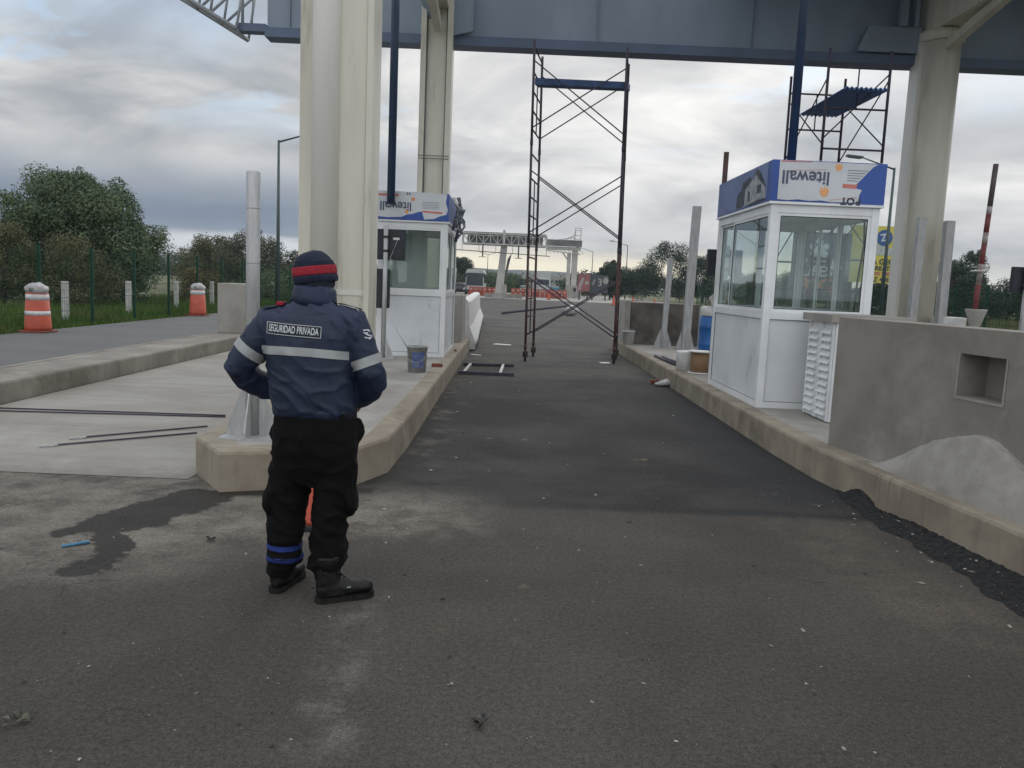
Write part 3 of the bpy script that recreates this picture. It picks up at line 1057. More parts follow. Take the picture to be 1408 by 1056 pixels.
end_wall(2.86, 4.5, 19.5, 20.6, 0.27, 1.27, M_DARKWALL, 'dark stained concrete block at the far end of the booth island')
o = end_wall(2.72, 2.85, 19.45, 20.6, 0.27, 1.31, M_CONC, 'thin pale concrete slab edge standing against the stained block')
end_wall(-6.42, -5.80, 17.9, 18.9, 0.245, 1.33, M_CONC, 'clean pale concrete block on the separator kerb behind the galvanised pole')
end_wall(-1.62, -1.02, 17.2, 18.4, 0.29, 1.30, M_CONC, 'grey concrete block behind the booth with torn sign, next to white barriers')


# ------------------------------------------------------------ booths
def booth(T, x0, x1, y0, y1, z0, zs, zt):
    """aluminium booth: solid panels to the sill zs, glazing to zt; returns nothing, adds parts to T"""
    w = 0.085
    for x in (x0, x1 - w):
        for y in (y0, y1 - w):
            MB().box(x, x + w, y, y + w, z0, zt, 0.004).build('corner_post', M_WHITE, T)

    def wall(axis, c, a0, a1, outward, splits):
        # c: outer face coordinate; a0,a1 along the other axis, between the posts
        def bx(mb, p0, p1, q0, q1, t0, t1):
            # t measured inward from the outer face
            s = -outward
            lo, hi = sorted((c + s * t0, c + s * t1))
            if axis == 'x':
                mb.box(lo, hi, p0, p1, q0, q1)
            else:
                mb.box(p0, p1, lo, hi, q0, q1)
        for nm, q0, q1 in (('bottom_rail', z0, z0 + 0.07), ('sill_rail', zs - 0.055, zs + 0.03), ('head_rail', zt - 0.09, zt)):
            f = MB()
            bx(f, a0, a1, q0, q1, 0.006, 0.072)
            f.build(nm, M_WHITE, T)
        pnl = MB()
        bx(pnl, a0, a1, z0 + 0.07, zs - 0.055, 0.028, 0.045)
        po = pnl.build('lower_panel', M_PANEL, T)
        gk = MB()
        for (p0, p1, q0, q1) in ((a0, a0 + 0.006, z0 + 0.07, zs - 0.055), (a1 - 0.006, a1, z0 + 0.07, zs - 0.055), (a0 + 0.006, a1 - 0.006, zs - 0.061, zs - 0.055), (a0 + 0.006, a1 - 0.006, z0 + 0.07, z0 + 0.076)):
            bx(gk, p0, p1, q0, q1, 0.020, 0.0275)
        gk.build('gasket', pm('grey sealant', (0.16, 0.16, 0.16), (0.09, 0.09, 0.09), 12, 0.7), po)
        edges = [a0] + splits + [a1]
        for i in range(len(edges) - 1):
            e0, e1 = edges[i], edges[i + 1]
            t = 0.026 if i % 2 == 0 else 0.050
            wd = MB()
            bw = 0.034
            bx(wd, e0, e0 + bw, zs + 0.03, zt - 0.09, t - 0.012, t + 0.012)
            bx(wd, e1 - bw, e1, zs + 0.03, zt - 0.09, t - 0.012, t + 0.012)
            bx(wd, e0 + bw, e1 - bw, zs + 0.03, zs + 0.03 + bw, t - 0.012, t + 0.012)
            bx(wd, e0 + bw, e1 - bw, zt - 0.09 - bw, zt - 0.09, t - 0.012, t + 0.012)
            wo = wd.build('window', M_WHITE, T)
            gl = MB()
            bx(gl, e0 + bw, e1 - bw, zs + 0.03 + bw, zt - 0.09 - bw, t - 0.003, t + 0.003)
            gl.build('pane', M_GLASS, wo)
            gk = MB()
            g0, g1, h0, h1 = e0 + bw, e1 - bw, zs + 0.03 + bw, zt - 0.09 - bw
            for (p0, p1, q0, q1) in ((g0, g0 + 0.007, h0, h1), (g1 - 0.007, g1, h0, h1), (g0 + 0.007, g1 - 0.007, h0, h0 + 0.007), (g0 + 0.007, g1 - 0.007, h1 - 0.007, h1)):
                bx(gk, p0, p1, q0, q1, t - 0.010, t - 0.0035)
            gk.build('gasket', M_RUBBER, wo)
    return wall, w


def flame(parent, c, s, inward=-1, rot=pi):
    pts = [(0, -0.5), (0.32, -0.30), (0.42, 0.05), (0.30, 0.42), (0.16, 0.16), (0.02, 0.50), (-0.14, 0.16), (-0.30, 0.42), (-0.42, 0.05), (-0.32, -0.30)]
    if rot:
        pass
    mb = MB().slab([(c[0] + a * s, c[2] + b * s) for a, b in pts], 'y', c[1], c[1] + 0.001)
    return mb


def booth_big():
    x0, x1, y0, y1, z0, zs, zt = 2.885, 4.115, 9.36, 11.70, 0.275, 1.36, 2.60
    T = thing('toll_booth', (3.5, 10.5, z0), 'larger white toll booth with a mostly intact upside down poster, beside the louvred wall', 'toll booth', 'toll booths on the islands')
    wall, w = booth(T, x0, x1, y0, y1, z0, zs, zt)
    wall('y', y0, x0 + w, x1 - w, -1, [])
    wall('y', y1, x0 + w, x1 - w, 1, [3.5])
    wall('x', x0, y0 + w, y1 - w, -1, [10.95])
    wall('x', x1, y0 + w, y1 - w, 1, [10.35, 11.0])
    MB().box(x0 + 0.01, x1 - 0.01, y0 + 0.01, y1 - 0.01, z0, z0 + 0.02).build('floor', M_CONC, T)
    MB().box(x0 - 0.03, x1 + 0.03, y0 - 0.03, y1 + 0.03, zt + 0.002, zt + 0.03).build('ceiling', M_WHITE, T)
    # grey lining strip and cable inside
    MB().path([(3.98, 9.5, 1.4), (4.0, 9.52, 1.75), (4.03, 9.5, 2.2), (4.0, 9.48, 2.5)], 0.012).build('cable', M_RUBBER, T)
    MB().box(3.0, 3.9, 10.9, 11.5, 1.02, 1.06).build('counter', M_PANEL, T)
    # fascia box
    X0, X1, Y0, Y1, Z0, Z1 = 2.86, 4.14, 9.335, 11.72, 2.634, 3.085
    fa = MB()
    fa.box(X0, X1, Y0, Y0 + 0.06, Z0, Z1)
    fa.box(X0, X1, Y1 - 0.06, Y1, Z0, Z1)
    fa.box(X0, X0 + 0.06, Y0 + 0.062, Y1 - 0.062, Z0, Z1)
    fa.box(X1 - 0.06, X1, Y0 + 0.062, Y1 - 0.062, Z0, Z1)
    fa.box(X0 + 0.06, X1 - 0.06, Y0 + 0.06, Y1 - 0.06, Z1 - 0.1, Z1 - 0.05)
    F = fa.build('fascia', M_BLUEP, T)
    F0 = world_loc(F)

    def rel(x, y, z):
        return (x - F0.x, y - F0.y, z - F0.z)
    # poster: torn lower and right edges
    pl = [(2.935, 2.652), (3.05, 2.645), (3.17, 2.658), (3.30, 2.646), (3.42, 2.657), (3.55, 2.642), (3.70, 2.648), (3.845, 2.642), (3.848, 2.72), (3.875, 2.79), (3.82, 2.80), (3.79, 2.83),
          (3.86, 2.905), (3.93, 2.985), (3.985, 3.045), (4.04, 3.075), (2.935, 3.08)]
    MB().slab(pl, 'y', Y0 - 0.004, Y0 - 0.0015).build('poster', M_PAPER, F)
    yb = Y0 - 0.006
    lettering('litewall', 0.205, M_INK, F, rel(3.235, yb, 2.905), pi, bold=0.004, sx=0.93)
    lettering('ROT', 0.11, M_DARKINK, F, rel(3.76, yb, 2.662), pi, bold=0.004)
    mb = flame(F, (3.455, yb, 2.755), 0.125)
    mb.build('flame_mark', M_ORINK, F)
    flame(F, (3.595, yb, 3.03), 0.095).build('flame_mark', M_ORINK, F)
    ln = MB()
    for i in range(5):
        z = 2.995 - i * 0.028
        ln.slab([(3.70, z), (3.93 - i * 0.028, z - 0.0), (3.93 - i * 0.028, z + 0.006), (3.70, z + 0.006)], 'y', yb, yb + 0.001)
    ln.build('fine_print', M_INK, F)
    for q in ([(3.655, 2.805), (3.80, 2.80), (3.83, 2.845), (3.655, 2.85)], [(2.95, 3.062), (3.30, 3.070), (3.30, 3.078), (2.95, 3.076)],
              [(3.02, 2.965), (3.46, 2.992), (3.46, 2.997), (3.02, 2.970)], [(3.52, 2.66), (3.82, 2.705), (3.82, 2.710), (3.52, 2.665)]):
        MB().slab(q, 'y', yb, yb + 0.001).build('coral_strip', M_REDINK, F)
    # side poster facing the lane
    xb = X0 - 0.004
    MB().slab([(9.48, 2.645), (11.68, 2.645), (11.68, 3.08), (9.48, 3.08)], 'x', xb, X0 - 0.0015).build('poster', M_LILAC, F)
    ph = MB()
    ph.slab([(10.75, 2.66), (10.72, 2.83), (10.45, 2.90), (10.30, 2.86), (10.35, 2.69), (10.5, 2.66)], 'x', xb - 0.002, xb - 0.0005)
    ph.slab([(10.55, 2.86), (10.50, 2.96), (10.18, 3.0), (10.05, 2.93), (10.2, 2.88)], 'x', xb - 0.003, xb - 0.0022)
    ph.slab([(10.1, 2.95), (9.93, 3.06), (9.80, 3.02), (9.62, 2.90), (9.52, 2.80), (9.60, 2.82), (9.80, 2.92), (9.95, 3.0)], 'x', xb - 0.002, xb - 0.0005)
    ph.slab([(10.3, 2.65), (9.5, 2.655), (9.5, 2.675), (9.8, 2.685), (10.1, 2.67)], 'x', xb - 0.005, xb - 0.0035)
    ph.slab([(9.86, 2.86), (9.70, 2.86), (9.70, 2.76), (9.86, 2.76)], 'x', xb - 0.005, xb - 0.0035)
    ph.slab([(10.22, 2.82), (10.14, 2.82), (10.14, 2.70), (10.22, 2.70)], 'x', xb - 0.005, xb - 0.0035)
    ph.build('photo_print', M_DARKINK, F)
    ph = MB()
    ph.slab([(10.36, 2.66), (10.36, 2.86), (10.12, 2.94), (9.95, 3.0), (9.80, 2.92), (9.54, 2.80), (9.52, 2.69), (9.8, 2.69), (10.1, 2.67)], 'x', xb - 0.0032, xb - 0.0021)
    ph.build('photo_print', pm('pale photo ink', (0.40, 0.42, 0.43), (0.20, 0.22, 0.25), 9, 0.6), F)
    ln = MB()
    ln.slab([(11.6, 2.80), (11.1, 2.655), (11.1, 2.662), (11.6, 2.808)], 'x', xb - 0.002, xb - 0.0005)
    ln.build('crease', M_INK, F)


booth_big()


def booth_small():
    x0, x1, y0, y1, z0, zs, zt = -2.25, -1.10, 13.70, 15.95, 0.295, 1.37, 2.52
    T = thing('toll_booth', (-1.68, 14.8, z0), 'white toll booth with badly torn poster, behind the black sign panels', 'toll booth', 'toll booths on the islands')
    wall, w = booth(T, x0, x1, y0, y1, z0, zs, zt)
    wall('y', y0, x0 + w, x1 - w, -1, [])
    wall('y', y1, x0 + w, x1 - w, 1, [-1.7])
    wall('x', x0, y0 + w, y1 - w, -1, [14.6])
    wall('x', x1, y0 + w, y1 - w, 1, [14.5, 15.2])
    MB().box(x0 + 0.01, x1 - 0.01, y0 + 0.01, y1 - 0.01, z0, z0 + 0.02).build('floor', M_CONC, T)
    MB().box(x0 - 0.03, x1 + 0.03, y0 - 0.03, y1 + 0.03, zt + 0.002, zt + 0.03).build('ceiling', M_WHITE, T)
    # board behind the glass, its colour paled to stand for the pane's reflection
    MB().box(x0 + 0.12, x1 - 0.45, 14.6, 14.63, 0.4, 2.45).build('partition', pm('reflection grey board', (0.52, 0.55, 0.53), (0.42, 0.45, 0.43), 1.0, 0.7), T)
    X0, X1, Y0, Y1, Z0, Z1 = -2.28, -1.09, 13.66, 15.98, 2.555, 2.995
    fa = MB()
    fa.box(X0, X1, Y0, Y0 + 0.06, Z0, Z1)
    fa.box(X0, X1, Y1 - 0.06, Y1, Z0, Z1)
    fa.box(X0, X0 + 0.06, Y0 + 0.062, Y1 - 0.062, Z0, Z1)
    fa.box(X1 - 0.06, X1, Y0 + 0.062, Y1 - 0.062, Z0, Z1)
    F = fa.build('fascia', M_BLUEP, T)
    F0 = world_loc(F)

    def rel(x, y, z):
        return (x - F0.x, y - F0.y, z - F0.z)
    pl = [(-2.31, 2.60), (-2.10, 2.585), (-1.86, 2.60), (-1.78, 2.64), (-1.68, 2.655), (-1.60, 2.685), (-1.53, 2.70), (-1.49, 2.57), (-1.33, 2.585), (-1.24, 2.63), (-1.13, 2.66), (-1.105, 2.74),
          (-1.14, 2.85), (-1.125, 2.99), (-1.5, 3.005), (-2.31, 3.015)]
    MB().slab(pl, 'y', Y0 - 0.005, Y0 - 0.0015).build('poster', M_PAPER, F)
    yb = Y0 - 0.007
    lettering('litewall', 0.20, M_INK, F, rel(-1.965, yb, 2.775), pi, bold=0.004, sx=0.93)
    for q in ([(-2.27, 2.93), (-1.92, 2.93), (-1.92, 2.965), (-2.27, 2.965)], [(-1.52, 2.685), (-1.20, 2.67), (-1.19, 2.70), (-1.52, 2.715)]):
        MB().slab(q, 'y', yb, yb + 0.001).build('coral_strip', M_REDINK, F)
    f1 = flame(F, (-1.68, yb, 2.895), 0.075)
    f2 = flame(F, (-1.78, yb, 2.69), 0.075)
    f1.build('flame_mark', M_ORINK, F)
    f2.build('flame_mark', M_ORINK, F)
    ln = MB()
    for i in range(5):
        z = 2.85 - i * 0.026
        ln.slab([(-1.53, z), (-1.25, z), (-1.25, z + 0.005), (-1.53, z + 0.005)], 'y', yb, yb + 0.001)
    ln.slab([(-1.79, 2.955), (-1.77, 2.955), (-1.77, 2.995), (-1.79, 2.995)], 'y', yb, yb + 0.001)
    ln.slab([(-1.75, 2.955), (-1.73, 2.955), (-1.73, 2.995), (-1.75, 2.995)], 'y', yb, yb + 0.001)
    ln.build('fine_print', M_INK, F)
    # torn vinyl hanging from the lane side edge of the fascia
    tv = MB()
    rnd = random.Random(3)
    for k in range(7):
        yy = 13.7 + k * 0.28
        x = X1 + 0.005
        zt_ = 2.99 - rnd.random() * 0.12
        pts = []
        for j in range(6):
            f = j / 5
            pts.append((x + 0.02 + 0.09 * sin(f * 3.0 + k) ** 2 + 0.03 * rnd.random(), yy + 0.05 * rnd.random(), zt_ - f * (0.42 + 0.25 * rnd.random())))
        vs = []
        for j, p in enumerate(pts):
            wd = 0.13 * (1 - 0.5 * j / 5) + 0.03 * rnd.random()
            vs += [p, (p[0] + 0.02 + 0.04 * rnd.random(), p[1] + wd, p[2] + 0.03 * rnd.random())]
        tv.add(vs, [(2 * j, 2 * j + 1, 2 * j + 3, 2 * j + 2) for j in range(5)])
    tv.build('torn_vinyl', pm('crumpled vinyl', (0.02, 0.03, 0.055), (0.20, 0.23, 0.28), 9, 0.4, lo=0.5, hi=0.62), F)
    tv = MB()
    tv.add([(-2.32, 13.64, 2.80), (-2.29, 13.64, 2.80), (-2.33, 13.62, 2.62), (-2.30, 13.62, 2.60), (-2.345, 13.63, 2.44), (-2.325, 13.63, 2.43)], [(0, 1, 3, 2), (2, 3, 5, 4)])
    tv.build('torn_vinyl', MATS['crumpled vinyl'], F)


booth_small()


# hanging navy posts that carry signals from the canopy
def hang(x, y, z0, r, label):
    T = thing('hanging_post', (x, y, z0), label, 'post', 'navy posts hanging from the canopy')
    MB().tube((x, y, z0), (x, y, 8.62), r, n=20).build('shaft', M_NAVYPOST, T)
    MB().tube((x, y, 8.56), (x, y, 8.62), r * 2.2, n=20).build('flange', M_NAVYPOST, T)


hang(-2.03, 13.55, 2.79, 0.065, 'navy round post hanging in front of the badly torn poster')
hang(3.44, 10.5, 3.05, 0.056, 'thicker navy round post rising over the booth with the intact poster')


# ------------------------------------------------------------ poles with gussets
def gusset_pole(x, y, z0, z1, r, label, mat=None, square=False, group='galvanised poles on the islands', gs=1.0, lean=0.0):
    mat = mat or M_GALV
    T = thing('steel_pole', (x, y, z0), label, 'pole', group)
    if square:
        MB().bar((x, y, z0), (x + lean, y, z1), 2 * r, 2 * r, (0, 1, 0)).build('shaft', mat, T)
    else:
        MB().lathe([(r, z0), (r, z1 - 0.004), (r - 0.004, z1), (r - 0.008, z1 - 0.01)], (x, y, 0), 24).build('shaft', mat, T)
    b = MB().box(x - 0.21 * gs, x + 0.21 * gs, y - 0.19 * gs, y + 0.19 * gs, z0 - 0.004, z0 + 0.012)
    b.build('base_plate', mat, T)
    g = MB()
    for ang in (0, pi / 2, pi, 3 * pi / 2):
        u = Vector((cos(ang), sin(ang), 0))
        w = Vector((-sin(ang), cos(ang), 0)) * 0.005
        c = Vector((x, y, z0 + 0.012))
        pts = [c + u * r, c + u * 0.20 * gs, c + u * 0.20 * gs + Vector((0, 0, 0.05)), c + u * (r + 0.012) + Vector((0, 0, 0.42 * gs)), c + u * r + Vector((0, 0, 0.42 * gs))]
        vs = [p + w for p in pts] + [p - w for p in pts]
        g.add(vs, [(0, 1, 2, 3, 4), (9, 8, 7, 6, 5)] + [(i, 5 + i, 5 + (i + 1) % 5, (i + 1) % 5) for i in range(5)])
    g.build('gusset', mat, T)
    if not square:
        q = MB()
        for z in (z0 + (z1 - z0) * 0.33, z0 + (z1 - z0) * 0.66, z1 - 0.28):
            q.lathe([(r + 0.0005, z), (r + 0.001, z + 0.002), (r + 0.0005, z + 0.006)], (x, y, 0), 24)
        q.build('seam', pm('weld seam', (0.25, 0.24, 0.22), None, rough=0.6), T)
    return T


gusset_pole(-2.005, 6.36, 0.297, 2.345, 0.052, 'galvanised round pole with gusset base standing beside the guard')
gusset_pole(3.50, 18.6, 0.277, 2.31, 0.055, 'shorter square steel post in front of the stained concrete block', square=True, lean=0.06)
gusset_pole(3.98, 18.45, 0.277, 3.46, 0.085, 'tall square steel post standing nearest the blue drum', square=True, lean=0.06)
gusset_pole(8.37, 17.05, 0.277, 3.29, 0.075, 'thin grey steel post close in front of the thick round column', square=True)
gusset_pole(9.0, 17.1, 0.277, 3.25, 0.085, 'square grey steel post just past the thick round column', square=True, lean=-0.03)


def sign_mast():
    T = thing('signal_mast', (-2.05, 13.18, 0.295), 'slim grey mast with two black sign panels in front of the booth with torn poster', 'signal mast')
    MB().lathe([(0.036, 0.295), (0.036, 2.42)], (-2.04, 13.18, 0), 20).build('shaft', M_GALV, T)
    MB().box(-2.17, -1.86, 13.0, 13.36, 0.293, 0.305).build('base_plate', M_GALV, T)
    MB().add([(-1.995, 13.18, 0.31), (-1.87, 13.18, 0.31), (-1.995, 13.18, 0.62), (-1.995, 13.19, 0.31), (-1.87, 13.19, 0.31), (-1.995, 13.19, 0.62)],
             [(0, 1, 2), (5, 4, 3), (0, 3, 4, 1), (1, 4, 5, 2), (2, 5, 3, 0)]).build('gusset', M_GALV, T)
    p = MB().box(-2.29, -1.74, 13.23, 13.33, 1.88, 2.365, 0.008).build('sign_panel', M_BLACK, T)
    MB().box(-1.93, -1.83, 13.222, 13.229, 2.20, 2.235).build('sticker', M_WPLAST, p)
    MB().path([(-1.86, 13.22, 2.2), (-1.92, 13.21, 2.03), (-1.97, 13.2, 1.9), (-1.93, 13.2, 1.86), (-2.0, 13.21, 1.84)], 0.005).build('cable', M_GALV, p)
    MB().box(-2.27, -1.97, 13.23, 13.33, 1.10, 1.735, 0.03).build('sign_panel', M_BLACK, T)
    c = MB()
    for z in (2.02, 2.24):
        c.lathe([(0.039, z - 0.018), (0.041, z - 0.016), (0.041, z + 0.016), (0.039, z + 0.018)], (-2.04, 13.18, 0), 20)
        c.box(-2.10, -1.98, 13.20, 13.228, z - 0.015, z + 0.015)
    c.build('clamp', M_BLACK, T)


sign_mast()


def sign_far(x, y, z0, zb, zt, w, label, mast=True):
    T = thing('signal_mast', (x, y, z0), label, 'signal mast')
    MB().lathe([(0.05, z0), (0.05, zt + 0.06)], (x, y, 0), 16).build('shaft', M_GALV, T)
    MB().box(x - w / 2, x + w / 2, y + 0.055, y + 0.15, zb, zt, 0.01).build('sign_panel', M_BLACK, T)
    c = MB()
    for z in (zb + 0.1, zt - 0.1):
        c.box(x - 0.07, x + 0.07, y - 0.06, y + 0.054, z - 0.02, z + 0.02)
    c.build('clamp', M_BLACK, T)


sign_far(3.36, 13.0, 0.277, 1.85, 2.26, 0.55, 'black sign panel on a mast half hidden behind the booth beside the lane')
sign_far(9.22, 14.7, 0.277, 1.80, 2.27, 0.46, 'black sign panel on a pale mast at the far edge behind the parapet wall')


# ------------------------------------------------------------ scaffolds
def scaffold():
    T = thing('scaffold_tower', (1.25, 17.4, 0), 'tall rolling scaffold tower with rusty legs, cross braces and casters in the open lane', 'scaffold')
    P = [Vector((0.335, 16.82, 0)), Vector((0.535, 18.05, 0)), Vector((2.215, 17.12, 0)), Vector((2.415, 18.33, 0))]
    H = 2.06
    top = 6.40
    tilt = Vector((-0.014, 0, 0))

    def q(i, z):
        return P[i] + Vector((0, 0, z)) + tilt * z
    for side, (a, b) in enumerate(((0, 1), (2, 3))):
        for lev in range(4):
            z0 = 0.24 + lev * H
            z1 = min(z0 + H - 0.004, top)
            if z0 > top - 0.3:
                continue
            f = MB()
            for i in (a, b):
                f.tube(q(i, z0), q(i, z1), 0.026, n=10)
                f.tube(q(i, z0), q(i, min(z0 + 0.12, z1)), 0.031, n=10)
            for dz in (0.32, 0.68, 1.05, 1.42, 1.90):
                if z0 + dz < z1:
                    f.tube(q(a, z0 + dz), q(b, z0 + dz), 0.017, n=8)
            # inner ladder stile
            if z0 + 1.42 < z1:
                mid0 = q(a, z0 + 0.32).lerp(q(b, z0 + 0.32), 0.5)
                mid1 = q(a, z0 + 1.42).lerp(q(b, z0 + 1.42), 0.5)
                f.tube(mid0, mid1, 0.013, n=8)
            f.build('ladder_frame', M_RUST if lev == 0 else M_SCAFDARK, T)
    for (zl, zh) in ((0.54, 1.74), (2.63, 3.87), (4.70, 6.0)):
        for a, b in ((0, 2), (1, 3)):
            for u, v in ((zl, zh), (zh, zl)):
                MB().tube(q(a, u), q(b, v), 0.013, n=8).build('cross_brace', M_SCAFDARK, T)
    pk = MB()
    z = 5.56
    a, b, c, d = (q(0, z) + Vector((0.03, 0.1, 0)), q(2, z) + Vector((0.02, 0.1, 0)), q(3, z) + Vector((0.02, -0.5, 0)), q(1, z) + Vector((0.03, -0.5, 0)))
    for f0 in (0.0,):
        e0, e1 = a, b + Vector((0.03, 0, 0.07))
        e2, e3 = a.lerp(d, 0.4), b.lerp(c, 0.4) + Vector((0.03, 0, 0.07))
        up = Vector((0, 0, 0.13))
        pk.add([e0, e1, e3, e2, e0 + up, e1 + up, e3 + up, e2 + up], [(0, 3, 2, 1), (4, 5, 6, 7), (0, 1, 5, 4), (1, 2, 6, 5), (2, 3, 7, 6), (3, 0, 4, 7)])
    pk.build('plank', M_SCAFBLUE, T)
    for i in range(4):
        c = P[i]
        k = MB()
        k.tube(c + Vector((0, 0, 0.20)), c + Vector((0, 0, 0.34)), 0.018, n=8)
        for sx in (-0.033, 0.033):
            k.bar(c + Vector((sx, 0.03, 0.085)), c + Vector((sx * 0.8, 0, 0.21)), 0.006, 0.045, (1, 0, 0))
        k.box(c.x - 0.035, c.x + 0.035, c.y - 0.035, c.y + 0.035, 0.205, 0.212)
        ko = k.build('caster', M_RUST, T)
        wl = MB().tube(c + Vector((-0.024, 0.03, 0.087)), c + Vector((0.024, 0.03, 0.087)), 0.085, n=24)
        wl.build('wheel', M_RUBBER, ko)


scaffold()


def scaffold_far():
    T = thing('scaffold_tower', (6.2, 16.6, 0), 'dark scaffold tower with a corrugated blue platform standing beyond the larger booth', 'scaffold')
    xa, xb = 5.66, 6.80
    for lev in range(4):
        for y, top in ((15.6, 6.12), (17.7, 6.25)):
            z0 = 0.05 + lev * 2.03
            z1 = min(z0 + 2.02, top)
            if z0 > top - 0.3:
                continue
            f = MB()
            for x in (xa, xb):
                f.tube((x, y, z0), (x, y, z1), 0.026, n=10)
            for dz in (0.22, 0.95, 1.68):
                if z0 + dz < z1:
                    f.tube((xa, y, z0 + dz), (xb, y, z0 + dz), 0.019, n=8)
            if z0 + 1.68 < z1:
                f.tube(((xa + xb) / 2, y, z0 + 0.95), ((xa + xb) / 2, y, z0 + 1.68), 0.014, n=8)
            f.build('ladder_frame', M_SCAFDARK, T)
    for lev in range(3):
        z = 0.35 + lev * 2.03
        for x in (xa, xb):
            MB().tube((x, 15.6, z), (x, 17.7, z + 1.2), 0.013, n=8).build('cross_brace', M_SCAFDARK, T)
            MB().tube((x, 15.6, z + 1.2), (x, 17.7, z), 0.013, n=8).build('cross_brace', M_SCAFDARK, T)
        MB().tube((xa, 15.6, z + 0.1), (xb, 15.6, z + 1.3), 0.013, n=8).build('cross_brace', M_SCAFDARK, T)
    pk = MB()
    n = 36
    vs, fs = [], []
    for i in range(n + 1):
        x = 5.90 + (6.68 - 5.90) * i / n
        h = 5.37 + 0.02 * (1 if (i // 2) % 2 else -1)
        vs += [(x - 0.03, 15.3, h - 0.02), (x + 0.06, 17.95, h + 0.06 - 0.02), (x - 0.03, 15.3, h), (x + 0.06, 17.95, h + 0.06)]
    for i in range(n):
        a = 4 * i
        fs += [(a, a + 1, a + 5, a + 4), (a + 2, a + 6, a + 7, a + 3), (a, a + 4, a + 6, a + 2), (a + 1, a + 3, a + 7, a + 5)]
    pk.add(vs, fs)
    pk.build('corrugated_platform', pm('bright blue sheet', (0.10, 0.20, 0.46), (0.07, 0.15, 0.36), 4, 0.55), T)


scaffold_far()

# rusty pipe standing behind the larger booth
o = MB().lathe([(0.038, 0.275), (0.038, 3.60)], (3.02, 12.1, 0), 14).build('rusty_pipe', M_RUST, None, (3.02, 12.1, 0.275))
tag(o, 'rusty upright pipe whose top shows above the lane side of the larger booth', 'pipe')


# red and white barrier arm raised in a concrete pot
def barrier():
    T = thing('barrier_pole', (9.1, 16.0, 0.275), 'red and white striped pole leaning slightly in a pale concrete pot', 'barrier pole')
    c = MB().lathe([(0.16, 0.275), (0.16, 0.32), (0.07, 0.36), (0.07, 1.12), (0.10, 1.16), (0.19, 1.44), (0.20, 1.475), (0.17, 1.465)], (9.1, 16.0, 0), 22)
    c.build('pot', pm('pale concrete', (0.52, 0.50, 0.45), (0.42, 0.40, 0.36), 5, 0.85), T)
    zs = [1.46, 1.95, 2.35, 2.75, 2.95, 3.30, 3.45, 4.25]
    for i in range(7):
        a = Vector((9.07, 16.0, zs[i])) + Vector((0.0, 0, 0)) + Vector((0.035 * (zs[i] - 1.46), 0, 0))
        b = Vector((9.07, 16.0, zs[i + 1])) + Vector((0.035 * (zs[i + 1] - 1.46), 0, 0))
        mat = (M_REDPAINT, pm('worn white paint', (0.50, 0.48, 0.46), (0.30, 0.22, 0.20), 9, 0.7), M_REDPAINT, MATS['worn white paint'] if i == 3 else None, M_REDPAINT, None, pm('dull steel', (0.15, 0.12, 0.12), (0.10, 0.085, 0.085), 7, 0.6))[i]
        if mat is None:
            mat = MATS['worn white paint']
        MB().tube(a, b, 0.048, n=14).build('stripe', mat, T)
    MB().lathe([(0.11, 2.19), (0.14, 2.2), (0.14, 2.215), (0.11, 2.225)], (9.03, 15.95, 0), 18).build('reflector_disc', M_WPLAST, T)


barrier()
o = MB().box(9.0, 9.5, 17.0, 17.5, 1.05, 1.28, 0.03).box(9.2, 9.3, 17.2, 17.3, 0.275, 1.05).build('meter_box', M_WPLAST, None, (9.25, 17.25, 0.275))
tag(o, 'small white box on a stand beside the concrete pot', 'box')


